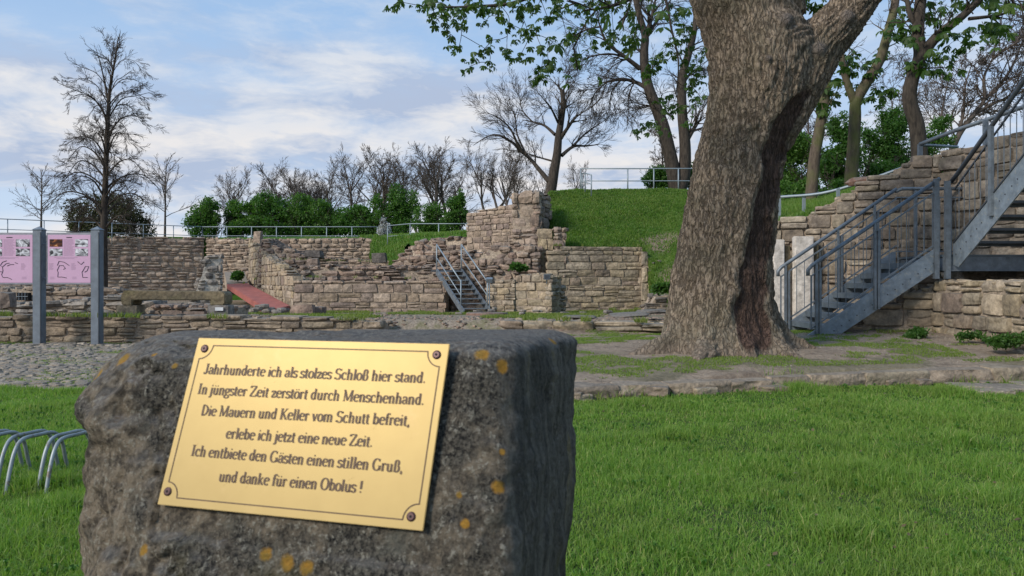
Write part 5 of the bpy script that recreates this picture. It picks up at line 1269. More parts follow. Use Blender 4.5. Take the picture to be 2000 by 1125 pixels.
    for _ in range(26):
        c = uv(r.uniform(.1, .92), r.uniform(.12, .9)); a = r.uniform(.6, 1.4); l = r.uniform(.002, .010); dd = ax * math.cos(a) + ay * math.sin(a)
        n = dd.cross(PN); w_ = .0001; p0, p1 = c - PN * .0001, c + dd * l - PN * .0001; E.add([p0 + n * w_, p1 + n * w_ * .4, p1 - n * w_ * .4, p0 - n * w_], [(0, 1, 2, 3)])
    E.build('scratches', simple('scratched brass', (.42, .27, .09), .5, .3, .1), root)
plaque()
#@@PART3
# ------------------------------------------------------------------ branches
class Tree:
    def __init__(s, seed): s.r = random.Random(seed); s.seg = []; s.tips = []
    def limb(s, pts, r0, r1, sub=4):
        q = smooth_path(pts, sub) if len(pts) > 2 else [Vector(p) for p in pts]
        n = len(q) - 1; rad = [r0 + (r1 - r0) * (k / n) for k in range(n + 1)]
        s.seg.append((q, rad)); return q, rad
    def grow(s, p, d, L, r, lev, o):
        R_ = s.r; n = 4 if lev > 0 else 3; pts = [p]; d = d.normalized(); rr = [r]
        for k in range(n):
            d = (d + Vector((R_.gauss(0, 1), R_.gauss(0, 1), R_.gauss(0, 1))) * o['wob'] + Vector((0, 0, o['up'])) * (1 if lev > 0 else o.get('tipup', 1))).normalized()
            pts.append(pts[-1] + d * (L / n)); rr.append(max(r * (1 - .78 * (k + 1) / n), o['rmin']))
        s.seg.append((pts, rr))
        if lev <= 0: s.tips.append((pts[-1], d)); return
        nc = o['n'][lev] if isinstance(o['n'], (list, tuple)) else o['n']
        for c in range(nc):
            t = o.get('t0', .25) + (1 - o.get('t0', .25)) * (c + R_.random()) / nc; t = min(t, .98); k = min(int(t * n), n - 1)
            q = pts[k].lerp(pts[k + 1], t * n - k); pd = (pts[k + 1] - pts[k]).normalized()
            a = Vector((R_.gauss(0, 1), R_.gauss(0, 1), R_.gauss(0, 1))); a = (a - pd * a.dot(pd)).normalized()
            sp = o['spread'] * R_.uniform(.7, 1.25)
            s.grow(q, pd * math.cos(sp) + a * math.sin(sp), L * o['ratio'] * R_.uniform(.65, 1.15) * (1 - .3 * t), max(r * (1 - .7 * t) * .62, o['rmin']), lev - 1, o)
    def sprout(s, q, rad, n, L, lev, o, t0=.2, side=None):
        R_ = s.r
        for c in range(n):
            t = t0 + (1 - t0) * (c + R_.random()) / n; m = len(q) - 1; k = min(int(t * m), m - 1); p = q[k].lerp(q[k + 1], t * m - k); pd = (q[k + 1] - q[k]).normalized()
            a = Vector((R_.gauss(0, 1), R_.gauss(0, .8), R_.gauss(0, 1))); a = (a - pd * a.dot(pd)).normalized(); sp = o['spread'] * R_.uniform(.8, 1.4)
            s.grow(p, pd * math.cos(sp) + a * math.sin(sp), L * R_.uniform(.6, 1.15) * (1 - .35 * t), max(min(rad[k] * .5, L * .028), o['rmin']), lev, o)
    def mesh(s, name, thick=.03):
        groups = {}
        for q, rr in s.seg: groups.setdefault((len(q), 8 if max(rr) > thick * 2.5 else (5 if max(rr) > thick else 3)), []).append((q, rr))
        Vs, Fs = [], []; b = 0
        for (n, sd), lst in groups.items():
            Pp = np.array([[tuple(p) for p in q] for q, _ in lst]); Rr = np.array([rr for _, rr in lst])
            T = np.zeros_like(Pp); T[:, 1:-1] = Pp[:, 2:] - Pp[:, :-2]; T[:, 0] = Pp[:, 1] - Pp[:, 0]; T[:, -1] = Pp[:, -1] - Pp[:, -2]
            T /= np.linalg.norm(T, axis=2)[..., None] + 1e-9
            ref = np.where(np.abs(T[:, :1, 2:3]) > .9, np.array([[[1., 0, 0]]]), np.array([[[0, 0, 1.]]]))
            X = np.cross(T, ref); X /= np.linalg.norm(X, axis=2)[..., None] + 1e-9; Y = np.cross(T, X)
            a = np.arange(sd) * 2 * np.pi / sd
            V = Pp[:, :, None, :] + Rr[:, :, None, None] * (np.cos(a)[None, None, :, None] * X[:, :, None, :] + np.sin(a)[None, None, :, None] * Y[:, :, None, :])
            m = len(lst); Vs.append(V.reshape(-1, 3)); ix = np.arange(m * n * sd).reshape(m, n, sd) + b; nx_ = np.roll(ix, -1, axis=2)
            Fs.append(np.stack([ix[:, :-1], nx_[:, :-1], nx_[:, 1:], ix[:, 1:]], -1).reshape(-1, 4)); b += m * n * sd
        return mesh_np(name, np.concatenate(Vs), np.concatenate(Fs), True)
def kites(pts, size, rs_, flat=0.0, asp=.6):
    """many small leaf faces, one kite each"""
    n = len(pts); a = rs_.normal(0, 1, (n, 3)); a[:, 2] *= (1 - flat * .6); a /= np.linalg.norm(a, axis=1)[:, None]
    b = rs_.normal(0, 1, (n, 3)); b -= a * (a * b).sum(1)[:, None]; b /= np.linalg.norm(b, axis=1)[:, None]
    sz = (size * rs_.uniform(.6, 1.3, n))[:, None]
    V = np.stack([pts, pts + a * sz * .5 + b * sz * asp * .5, pts + a * sz, pts + a * sz * .5 - b * sz * asp * .5], 1).reshape(-1, 3)
    return V, np.arange(n * 4).reshape(n, 4)
def bush(name, label, blobs, n, size, mat, seed, cat='bush', group=None, stems=True, trunkmat=None, hollow=.55, gap=.40, gs=2.4):
    """blobs: (centre, (rx, ry, rz))"""
    r = np.random.RandomState(seed); c0 = Vector(blobs[0][0]); root = empty(name, (c0.x, c0.y, min(b[0][2] - b[1][2] for b in blobs))); tag(root, label, cat, group)
    rl = random.Random(seed); blobs = [(tuple(Vector(b[0]) + Vector((rl.uniform(-.62, .62) * b[1][0], rl.uniform(-.5, .5) * b[1][1], rl.uniform(-.6, .95) * b[1][2]))), tuple(q * rl.uniform(.35, .6) for q in b[1])) for b in blobs for _ in range(9)] + [(b[0], tuple(q * .8 for q in b[1])) for b in blobs]
    nst = len(blobs)
    vol = np.array([b[1][0] * b[1][2] for b in blobs]); k = r.choice(len(blobs), n, p=vol / vol.sum())
    C = np.array([tuple(b[0]) for b in blobs])[k]; RR = np.array([b[1] for b in blobs])[k]
    d = r.normal(0, 1, (n, 3)); d /= np.linalg.norm(d, axis=1)[:, None]; rad = r.uniform(0, 1, n) ** (1 - hollow) 
    p = C + d * RR * rad[:, None]
    # clumps: push out where noise is high, drop where low, so gaps open
    nz = fbm(p * 1.3 + seed, 3); p += d * ((nz - .45) * .9)[:, None] * RR.min(1)[:, None] * .7
    keep = fbm(p * gs + seed * 3, 3) > gap; p = p[keep]
    p = p[p[:, 2] > root.location.z - .1]
    V, Fc = kites(p, size, r); rn = np.repeat(np.clip(.5 * r.rand(len(p)) + .5 * fbm(p * 1.2, 2), 0, .999), 4)
    me = mesh_np('foliage', V, Fc, False, {'rnd': ('POINT', rn)}); o = link('foliage', me, root, mat)
    if stems:
        T = Tree(seed)
        for b in blobs[::4]:
            for q in range(2):
                base = Vector((b[0][0] + r.uniform(-.2, .2), b[0][1], root.location.z)); T.grow(base, Vector((r.uniform(-.4, .4), r.uniform(-.2, .2), 1)), b[1][2] * 2.2 + .5, .03, 2, dict(wob=.16, up=.05, n=4, spread=.6, ratio=.5, rmin=.006))
        link('stems', T.mesh('stems'), root, trunkmat or M['bark'])
    return root
def tree_obj(name, label, T, mat, group=None, leaves=None, leafmat=None, cat='tree', base=None, trunk_n=1):
    base = base or T.seg[0][0][0]; root = empty(name, base); tag(root, label, cat, group)
    full = T.seg; T.seg = full[:trunk_n]; link('trunk', T.mesh('trunk'), root, mat)
    T.seg = full[trunk_n:]
    if T.seg: link('crown', T.mesh('crown'), root, mat)
    T.seg = full
    return root

# tall bare lime on the left
def tall_lime():
    T = Tree(21); D = 31.0; r = T.r
    tr = [P(203, 590, D), P(203, 450, D), P(206, 350, D), P(210, 250, D), P(214, 180, D), P(224, 120, D), P(231, 72, D)]
    q, rad = T.limb(tr, .165, .012, 5)
    q2, r2 = T.limb([P(212, 205, D), P(205, 165, D + .2), P(197, 128, D), P(188, 96, D)], .05, .008)
    o = dict(wob=.06, up=-.005, tipup=8, n=[0, 5, 6, 6], spread=.55, ratio=.60, rmin=.005, t0=.1)
    def side(y, sgn, reach, rise, droop, dd):
        p0 = q[0]
        best = min(range(len(q)), key=lambda k: abs(q[k].z - Z(y, D))); b = q[best]
        x = reach / F * D; pts = [b, b + Vector((sgn * x * .3, dd * .3, rise * .8)), b + Vector((sgn * x * .65, dd * .7, rise)), b + Vector((sgn * x, dd, rise - droop))]
        return T.limb(pts, max(.018, rad[best] * .38), .008, 4)
    y = 455; k = 0
    while y > 110:
        f = (455 - y) / 345.0
        reach = 92 * (1 - f) ** .45 * r.uniform(.6, 1.08) + 10
        sg = 1 if k % 2 else -1; dd = r.uniform(-1.4, 1.4)
        rise = .5 + .9 * f * (1 if f > .3 else .8); droop = r.uniform(.5, 1.1) * (1 - f) * 1.1
        if f > .6: rise = reach / F * D * .75; droop = -.2
        qq, rr = side(y, sg, reach, rise, droop, dd)
        T.sprout(qq, rr, 10 if f < .6 else 6, 1.15 * (1 - .45 * f) * (.65 if f > .6 else 1), 2 if f < .7 else 1, o, .12)
        y -= r.uniform(10, 15); k += 1
    for dd in (-1, 1):   # fore and aft limbs fill the crown
        for y in range(430, 130, -32):
            qq, rr = side(y + r.uniform(-8, 8), r.choice((-1, 1)), r.uniform(15, 45), .8, .3, dd * r.uniform(1, 2)); T.sprout(qq, rr, 7, .8, 2, o, .2)
    T.sprout(q, rad, 18, .7, 1, o, .55); T.sprout(q2, r2, 7, .6, 1, o, .2); T.sprout(q[-7:], rad[-7:], 8, .5, 1, dict(o, spread=.4, up=.1), .1)
    tree_obj('lime_tree', 'tall bare tree with a straight trunk behind the information boards', T, M['bark'])
tall_lime()
def small_bare(px, D, ybase, ytop, half, label, seed, mat=None):
    T = Tree(seed); q, rad = T.limb([P(px, ybase, D), P(px + 1, (ybase + ytop) / 2, D), P(px + 2, ytop, D)], .09, .012)
    h = (ybase - ytop) / F * D; o = dict(wob=.09, up=.05, n=[0, 4, 5, 5], spread=.55, ratio=.55, rmin=.009, t0=.2)
    r = T.r
    for k in range(16):
        f = .30 + .65 * (k + r.random()) / 16; b = q[0].lerp(q[-1], f); a = r.uniform(0, 6.28); L = half / F * D * r.uniform(.8, 1.1) * (1 - .5 * max(0, f - .5) * 2)
        T.grow(b, Vector((math.cos(a), math.sin(a) * .7, .75)), L * 1.25, .03, 2, o)
    tree_obj('young_tree', label, T, mat or M['bark_far'])
small_bare(80, 52, 470, 335, 42, 'small bare tree on the far left, low behind the railing', 3)
small_bare(322, 50, 470, 322, 48, 'slender bare tree between the dark bush and the green hedge', 4)

# row of bare crooked trees behind the hedge: four shapes shared by ten trees
def locust(seed, h, spread, multi):
    T = Tree(seed); r = T.r; o = dict(wob=.13, up=.03, n=[0, 5, 5, 5, 3], spread=.62, ratio=.60, rmin=.0085, t0=.2)
    for m in range(multi):
        a = r.uniform(0, 6.28); d = Vector((math.cos(a) * .32 * (multi > 1), math.sin(a) * .2, 1))
        pts = [Vector((0, 0, 0))]; dd = d.normalized()
        for k in range(4): dd = (dd + Vector((r.gauss(0, .15), r.gauss(0, .1), .1))).normalized(); pts.append(pts[-1] + dd * h * .17)
        q, rad = T.limb(pts, .13, .055)
        for k in range(5 if multi > 1 else 7):
            f = r.uniform(.45, 1); kk = min(int(f * (len(q) - 1)), len(q) - 1); a = r.uniform(0, 6.28)
            T.grow(q[kk], Vector((math.cos(a) * spread, math.sin(a) * spread * .7, 1)), h * .36, .05, 3, o)
    return T
SH = [locust(31, 6.5, .75, 1), locust(32, 6.5, .8, 2), locust(33, 6.5, .6, 2), locust(34, 6.5, .9, 1)]
SHM = []
for T in SH:
    full = T.seg; T.seg = full[:1]; a = T.mesh('trunk'); T.seg = full[1:]; b = T.mesh('crown'); a.materials.append(M['bark_far']); b.materials.append(M['bark_far']); SHM.append((a, b))
row = [(445, 352, 1.0, 0, 'first from the left, spreading left over the hedge gap'), (505, 345, 1.0, 1, 'second from the left, twiggy twin of its neighbour'), (565, 330, 1.05, 3, 'standing over the left half of the hedge'), (610, 336, .95, 2, 'slim one above the middle of the hedge'),
       (655, 322, 1.0, 3, 'leaning left beside the largest crown'), (712, 302, 1.25, 1, 'with the widest crooked crown of the row'), (752, 308, 1.1, 0, 'right half of the double wide crown'), (822, 305, .85, 2, 'narrow upright one above the railing corner'),
       (878, 290, 1.0, 1, 'tallest of the row, left of the tall wall'), (905, 320, .8, 3, 'low one close to the tall wall'), (960, 292, .9, 2, 'partly behind the tall wall'), (1010, 300, .9, 0, 'behind the rugged stub'), (1040, 330, .8, 2, 'low behind the big hilltop tree'), (1125, 330, .8, 0, 'right of the hilltop tree trunk'),
       (475, 338, 1.0, 3, 'small one between the first two'), (535, 335, 1.0, 0, 'twiggy one over the left of the hedge'), (590, 342, 1.0, 1, 'low one over the middle of the hedge'), (635, 330, 1.0, 1, 'between the slim one and the leaning one'), (685, 318, 1.0, 0, 'behind the left half of the widest crown'), (785, 320, 1.0, 3, 'in the gap right of the double crown'), (850, 300, 1.0, 0, 'just left of the tallest one'), (985, 300, 1.0, 1, 'above the right end of the tall wall')]
for k, (px, yt, sx_, sh, lb) in enumerate(row):
    D = 54 + (k * 5 % 7); b = P(px, 0, D); b.z = 3.7 if px < 930 else 4.6; s_ = (Z(yt, D) - b.z) / 5.9
    root = empty('bare_tree', b); tag(root, 'bare crooked tree behind the hedge, ' + lb, 'tree', 'bare trees in a row behind the hedge')
    root.scale = (s_ * sx_, s_ * sx_, s_); root.rotation_euler.z = k * 1.3
    for me, nm in zip(SHM[sh], ('trunk', 'crown')):
        o = bpy.data.objects.new(nm, me); COL.objects.link(o); o.parent = root

# crooked bare tree on the hill top
def hill_tree():
    T = Tree(41); D = 34.0; W = lambda l, dd=0: [P(x, y, D + dd * k / max(1, len(l) - 1)) for k, (x, y) in enumerate(l)]
    o = dict(wob=.09, up=.02, n=[0, 5, 6, 5], spread=.55, ratio=.62, rmin=.0055, t0=.2)
    q, r = T.limb(W([(1070, 392), (1077, 366), (1083, 330), (1088, 302), (1091, 267), (1096, 235), (1100, 205), (1098, 176)]), .26, .09)
    L = [([(1072, 354), (1052, 330), (1034, 309), (999, 277), (963, 263), (924, 284)], .12, 1), ([(1020, 296), (1008, 275), (995, 249), (970, 228), (942, 218)], .07, -1), ([(1084, 263), (1063, 245), (1040, 238), (1020, 234)], .08, 2),
         ([(1095, 270), (1110, 248), (1126, 228), (1154, 210)], .10, -1), ([(1097, 304), (1120, 286), (1145, 285), (1171, 282)], .09, 1), ([(1120, 284), (1142, 262), (1166, 245), (1187, 231)], .06, 2), ([(1090, 240), (1078, 215), (1066, 199), (1050, 180)], .06, -2),
         ([(1080, 315), (1055, 308), (1030, 300), (1010, 296)], .05, 2), ([(1028, 302), (1010, 262), (1005, 225), (985, 195)], .05, 1), ([(1098, 182), (1108, 160), (1112, 140)], .05, 1), ([(1040, 238), (1020, 215), (1015, 190)], .04, 0), ([(1154, 210), (1175, 190), (1180, 168)], .04, 0)]
    for l, r0, dd in L:
        qq, rr = T.limb(W(l, dd), r0, .012); T.sprout(qq, rr, 10, 1.5, 2, o, .25)
    T.sprout(q, r, 10, 1.5, 2, o, .6)
    tree_obj('bare_tree', 'crooked bare tree standing alone behind the rugged stub', T, M['bark'])
hill_tree()

# chestnut leaves: five drooping leaflets
def palmate(r, size):
    V, Fc = [], []; n = 5
    for k in range(n):
        a = (k - 2) * .62 + r.uniform(-.1, .1); L = size * (1, .95, .8)[abs(k - 2)] * r.uniform(.85, 1.1); dr = r.uniform(.5, 1.2)
        u = Vector((math.sin(a), math.cos(a), 0)); wv = Vector((math.cos(a), -math.sin(a), 0)) * L * .17
        b = len(V); p1 = u * L * .35 + Vector((0, 0, -.06 * L)); p2 = u * L * .68 + Vector((0, 0, -.30 * L * dr)); p3 = u * L * .85 + Vector((0, 0, -.62 * L * dr))
        V += [Vector((0, 0, 0)), p1 + wv * .7 + Vector((0, 0, .02 * L)), p2 + wv * 1.1, p3, p2 - wv * 1.1, p1 - wv * .7 + Vector((0, 0, .02 * L))]
        Fc += [(b, b + 1, b + 5), (b + 1, b + 2, b + 4, b + 5), (b + 2, b + 3, b + 4)]
    return V, Fc
LR = random.Random(77)
LEAVES = []
for k in range(6):
    V, Fc = palmate(LR, 1.0); me = bpy.data.meshes.new('leaf'); me.from_pydata(V, [], Fc); me.materials.append(M['leaf_chestnut']); me.update(); LEAVES.append((me, V, Fc))
def leaf_sites(pts, per, spreadr, size, r):
    out = []
    for p in pts:
        for k in range(per):
            q = Vector(p) + Vector((r.gauss(0, 1), r.gauss(0, 1), r.gauss(0, .8))) * spreadr
            out.append((q, size * r.uniform(.6, 1.2), Quaternion((0, 0, 1), r.uniform(0, 6.28)) @ Quaternion((1, 0, 0), r.uniform(-1.3, -.1))))
    return out
def put_leaves(sites, root, single):
    for p, s_, q in sites[:single]:
        o = bpy.data.objects.new('leaf', LR.choice(LEAVES)[0]); COL.objects.link(o); o.parent = root; o.matrix_parent_inverse = Matrix.Translation(-Vector(root.location))
        o.rotation_mode = 'QUATERNION'; o.location = p; o.scale = (s_, s_, s_); o.rotation_quaternion = q
    rest = sites[single:]
    if rest:
        V, F3, F4, rn = [], [], [], []; 
        for p, s_, q in rest:
            _, v, f = LR.choice(LEAVES); b = len(V); V += [tuple(p + q @ (x * s_)) for x in v]; rn += [LR.random()] * len(v)
            for ff in f: (F3 if len(ff) == 3 else F4).append([b + i for i in ff])
        me = mesh_np('foliage', V, [np.array(F3), np.array(F4)], False, {'rnd': ('POINT', rn)}); o = link('foliage', me, root, M['leaf_chestnut']); o['kind'] = 'stuff'
def net(T, root_pts, targets, r0=.011, jit=.06, rr=.004):
    """joins the targets by twigs, each to the nearest node already reached"""
    nodes = [Vector(p) for p in root_pts]; tg = sorted([Vector(t) for t in targets], key=lambda t: min((t - n).length for n in nodes))
    for t in tg:
        n = min(nodes, key=lambda q: (q - t).length + max(0, t.z - q.z) * .6); m = n.lerp(t, .5) + Vector((T.r.gauss(0, jit), T.r.gauss(0, jit), abs(T.r.gauss(0, jit)))) * min(1, (t - n).length)
        d = (n - Vector(root_pts[0])).length; q, _ = T.limb([n, m, t], max(rr * 1.2, r0 * (1 - .25 * min(3, d))), rr, 3); nodes += [m, t]

# double tree behind the bank railing, with young leaves
def double_tree():
    T = Tree(51); D = 35.5; W = lambda l, dd=0: [P(x, y, D + dd * k / max(1, len(l) - 1)) for k, (x, y) in enumerate(l)]
    o = dict(wob=.12, up=-.045, tipup=-.5, n=[0, 5, 5, 5], spread=.6, ratio=.58, rmin=.007, t0=.15)
    a = T.limb(W([(1322, 375), (1316, 340), (1308, 300), (1296, 250), (1283, 213), (1268, 175), (1260, 140), (1258, 100), (1260, 71), (1250, 35), (1238, -20)]), .36, .13)
    b = T.limb(W([(1325, 375), (1336, 340), (1338, 284), (1332, 213), (1333, 149), (1345, 105), (1356, 60), (1362, 0)]), .33, .10)
    sub = [([(1262, 171), (1240, 160), (1212, 154), (1185, 160), (1159, 166)], .11, 1), ([(1250, 134), (1222, 112), (1187, 85), (1172, 52), (1168, 30)], .12, -1), ([(1262, 68), (1275, 25), (1283, -20)], .13, 0), ([(1262, 72), (1284, 40), (1305, 8), (1320, -20)], .10, 1),
           ([(1341, 272), (1356, 250), (1372, 228)], .16, 0), ([(1316, 232), (1300, 215), (1290, 180)], .05, 1), ([(1212, 156), (1195, 180), (1190, 215)], .05, 1), ([(1222, 112), (1190, 105), (1150, 112), (1120, 130)], .06, -1), ([(1185, 160), (1160, 185), (1150, 215)], .045, 0), ([(1283, 215), (1262, 205), (1240, 215)], .05, 1), ([(1172, 52), (1140, 60), (1118, 85)], .05, 0), ([(1240, 160), (1228, 185), (1228, 225)], .04, -1), ([(1336, 160), (1352, 140), (1372, 132)], .08, 1)]
    for l, r0, dd in sub:
        q, r = T.limb(W(l, dd), r0, .014); T.sprout(q, r, 13, 1.5, 2, o, .15)
    T.sprout(a[0], a[1], 14, 1.6, 2, o, .35); T.sprout(b[0], b[1], 14, 1.6, 2, o, .35)
    root = tree_obj('twin_trunk_tree', 'two stemmed tree behind the bank railing with drooping twigs and first leaves', T, M['bark'], trunk_n=2)
double_tree()

def right_trees():
    o = dict(wob=.14, up=.01, n=[0, 4, 4, 4], spread=.62, ratio=.6, rmin=.005, t0=.2)
    LV = [(1646, 109), (1660, 125), (1668, 174), (1705, 124), (1650, 140), (1634, 149), (1715, 184), (1736, 171), (1745, 180), (1700, 190), (1770, 60), (1780, 84), (1765, 70), (1782, 124), (1817, 112), (1830, 118), (1842, 131), (1815, 136), (1840, 62), (1860, 70), (1898, 75), (1890, 62), (1936, 72), (1930, 60), (1932, 50), (1948, 10), (1930, 5), (1827, 25), (1800, 10), (1615, 200), (1610, 175), (1620, 165), (1690, 120), (1720, 100), (1735, 60), (1750, 40), (1700, 150), (1780, 30), (1860, 15), (1845, 95), (1880, 85), (1610, 210), (1625, 190), (1712, 140), (1655, 100)]
    def mk(seed, D, limbs, label, leafpx, mat, base):
        T = Tree(seed); W = lambda l, dd=0: [P(x, y, D + dd * k / max(1, len(l) - 1)) for k, (x, y) in enumerate(l)]
        for k, (l, r0, r1, dd) in enumerate(limbs):
            q, r = T.limb(W(l, dd), r0, r1)
            T.sprout(q, r, 7, 1.0, 2, o, .45 if k == 0 else .2)
        root = tree_obj('slim_tree', label, T, mat, 'leafing trees above the right wall')
        r_ = random.Random(seed); pts = [P(x, y, D + r_.uniform(-.6, .6)) for x, y in leafpx]
        T2 = Tree(seed + 1); 
        nodes = [p for q, _ in T.seg[:len(limbs)] for p in q[::2]]
        net(T2, nodes, pts, .012, .15, .005); tag(link('twigs', T2.mesh('twigs'), root, mat), kind='stuff')
        put_leaves(leaf_sites(pts, 7, .15, .22, r_), root, 60)
    mk(61, 20.5, [([(1582, 410), (1588, 340), (1592, 300), (1603, 240), (1612, 187), (1613, 150), (1608, 120)], .17, .12, 0)], 'leaning slim tree closest to the right side of the big trunk', [p for p in LV if p[0] < 1640], M['bark_moss'], 0)
    mk(62, 21.5, [([(1660, 410), (1662, 350), (1666, 300), (1670, 233), (1672, 199), (1692, 162), (1718, 118), (1733, 68), (1746, 18), (1752, -30)], .20, .11, 0), ([(1670, 202), (1654, 160), (1645, 118), (1640, 80)], .12, .07, 0)], 'forked tree with a mossy green trunk above the right wall', [p for p in LV if 1640 <= p[0] < 1760], M['bark_moss'], 0)
    mk(63, 18.5, [([(1797, 330), (1795, 290), (1790, 243), (1777, 200), (1780, 160), (1797, 109), (1793, 70), (1795, 30), (1802, -30)], .20, .13, 0), ([(1799, 112), (1818, 85), (1840, 62), (1873, 37), (1904, 9), (1930, -20)], .14, .06, -.6), ([(1892, 37), (1936, 32), (1962, 26), (1968, 15)], .05, .02, 0), ([(1792, 50), (1778, 30), (1770, -10)], .08, .05, 0)], 'curved grey trunk tree with leafy limbs above the stairs', [p for p in LV if p[0] >= 1760], M['bark'], 0)
    T = Tree(64); D = 27; W = lambda l, dd=0: [P(x, y, D + dd * k / max(1, len(l) - 1)) for k, (x, y) in enumerate(l)]
    o2 = dict(wob=.18, up=.015, n=[0, 4, 5, 5], spread=.65, ratio=.6, rmin=.008, t0=.2)
    for l, r0 in (([(1855, 305), (1872, 265), (1900, 225), (1922, 195), (1922, 150), (1938, 115), (1950, 60)], .12), ([(1900, 225), (1945, 200), (1985, 185), (2040, 150)], .07), ([(1870, 268), (1882, 220), (1885, 170), (1900, 120)], .07), ([(1922, 195), (1965, 150), (1990, 100), (2010, 40)], .07), ([(1862, 290), (1840, 240), (1845, 190), (1855, 150)], .06), ([(1938, 115), (1975, 90), (2010, 70)], .05), ([(1830, 250), (1815, 225), (1800, 200)], .03)):
        q, r = T.limb(W(l, T.r.uniform(-1, 1)), r0, .012); T.sprout(q, r, 15, 1.4, 3 if r0 > .065 else 2, o2, .1)
    tree_obj('bare_tree', 'fine twigged bare tree above the top of the big stairs', T, M['bark_far'])
    for k, (px, yb, yt, hf) in enumerate(((1575, 330, 190, 60), (1740, 330, 170, 80), (1290, 372, 265, 40))):
        T = Tree(70 + k); D = 40 + 4 * k; q, r = T.limb([P(px, yb, D), P(px + 4, (yb + yt) / 2, D), P(px, yt, D)], .08, .02); T.sprout(q, r, 12, hf / F * D * 1.3, 3, dict(o2, rmin=.01), .15)
        tree_obj('bare_tree', ['thin bare tree behind the bushes right of the big trunk', 'thin bare tree behind the shrubs, left of the curved trunk', 'thin bare tree left of the twin trunk tree'][k], T, M['bark_far'])
right_trees()

# bushes and hedges
def E(px, py, D, wpx, hpx, dep=None):
    c = P(px, py, D); return (tuple(c), (wpx / F * D / 2, dep or wpx / F * D / 2.2, hpx / F * D / 2))
bush('evergreen_shrub', 'dark dull olive bush behind the tall bare tree', [E(175, 435, 44, 90, 90), E(235, 430, 44, 100, 90), E(280, 445, 44, 60, 60), E(210, 410, 44, 70, 50), E(150, 425, 44, 60, 60), E(205, 450, 44, 170, 40)], 26000, .12, M['leaf_olive'], 1, gap=.44, gs=3.2)
bush('shrub', 'cone shaped green shrub left of the hedge gap', [E(385, 440, 47, 62, 60), E(400, 420, 47, 48, 55), E(415, 435, 47, 36, 70)], 11000, .14, M['leaf_hedge'], 2)
hl = ['leftmost thick bush of the hedge behind the railing', 'wide low bush in the left part of the hedge', 'dense bush in the middle of the hedge', 'bush in the hedge below the widest bare crown', 'sparser bush at the right end of the hedge', 'leafy shrub just left of the tall wall', 'thin shrub between railing corner and tall wall']
hb = [[E(478, 447, 48, 92, 46), E(465, 430, 48, 60, 70), E(490, 420, 48, 50, 60)], [E(548, 447, 48, 100, 46), E(535, 428, 48, 80, 72), E(560, 418, 48, 60, 55)], [E(618, 447, 48, 100, 46), E(605, 425, 48, 80, 75), E(630, 430, 48, 60, 62)], [E(690, 447, 48, 100, 46), E(675, 430, 48, 80, 66), E(715, 436, 48, 50, 56)], [E(765, 447, 48, 100, 46), E(750, 428, 48, 60, 74), E(790, 415, 48, 60, 85), E(775, 395, 48, 40, 40)], [E(885, 430, 45, 50, 70), E(900, 410, 45, 28, 60)], [E(835, 430, 46, 70, 60), E(850, 445, 46, 60, 40)]]
for k, (b, l) in enumerate(zip(hb, hl)): bush('hedge_bush', l, b, (22000, 22000, 22000, 21000, 20000, 8000, 7000)[k], .14, M['leaf_hedge'], 10 + k, group='bushes forming the hedge behind the railing')
bush('blossom_shrub', 'small whitish blossoming shrub at the grassy notch', [E(750, 447, 40, 26, 34)], 1500, .10, M['leaf_white'], 30)
bush('shrub', 'dark green shrub at the foot of the twin trunk tree', [E(1285, 352, 36.5, 60, 44), E(1345, 348, 36.5, 44, 50)], 9000, .11, M['leaf_hedge'], 31)
rb = [([E(1545, 345, 24, 90, 120), E(1560, 280, 24, 50, 80), E(1550, 385, 23, 90, 60)], 'dense bush close against the right side of the big trunk', 'leaf_hedge', 26000), ([E(1640, 335, 23, 95, 120), E(1650, 272, 23, 60, 80), E(1630, 378, 22, 100, 44)], 'bright green bush around the mossy forked trunk', 'leaf_right', 26000),
      ([E(1720, 295, 25, 110, 130), E(1745, 245, 25, 70, 60), E(1710, 340, 24, 110, 60)], 'tall loose bush left of the curved trunk', 'leaf_right', 24000), ([E(1800, 300, 26, 70, 80), E(1835, 262, 26, 56, 60), E(1770, 335, 26, 110, 60)], 'bush behind the curved trunk above the wall', 'leaf_hedge', 15000)]
for k, (b, l, m_, n) in enumerate(rb): bush('bush', l, b, n, .085, M[m_], 40 + k, group='bushes above the right wall', hollow=.3, gap=(.40, .43, .47, .45)[k], gs=3.2)
# nettles at the foot of the plinth
for k, (px, py, D, wp, hp, l) in enumerate(((1790, 655, 11.3, 40, 22, 'small weed clump at the foot of the plinth wall, left of the larger ones'), (1893, 662, 10.6, 70, 26, 'dark green weed clump at the foot of the plinth wall'), (1962, 670, 9.9, 90, 24, 'rightmost weed clump below the plinth wall'), (1300, 566, 22.0, 60, 14, 'weeds growing on the dark stacked slabs by the big tree'), (465, 540, 36, 22, 14, 'weeds beside the path above the red ramp'), (1012, 523, 24.5, 40, 10, 'green weeds on the ledge beside the rounded stub'))):
    c = P(px, py, D); bush('weed_clump', l, [((c.x, c.y, c.z + .02), (wp / F * D / 2, .22, hp / F * D / 2))], 1500, .045 * D / 10, M['leaf_right'], 60 + k, 'weeds', stems=False, hollow=.3)

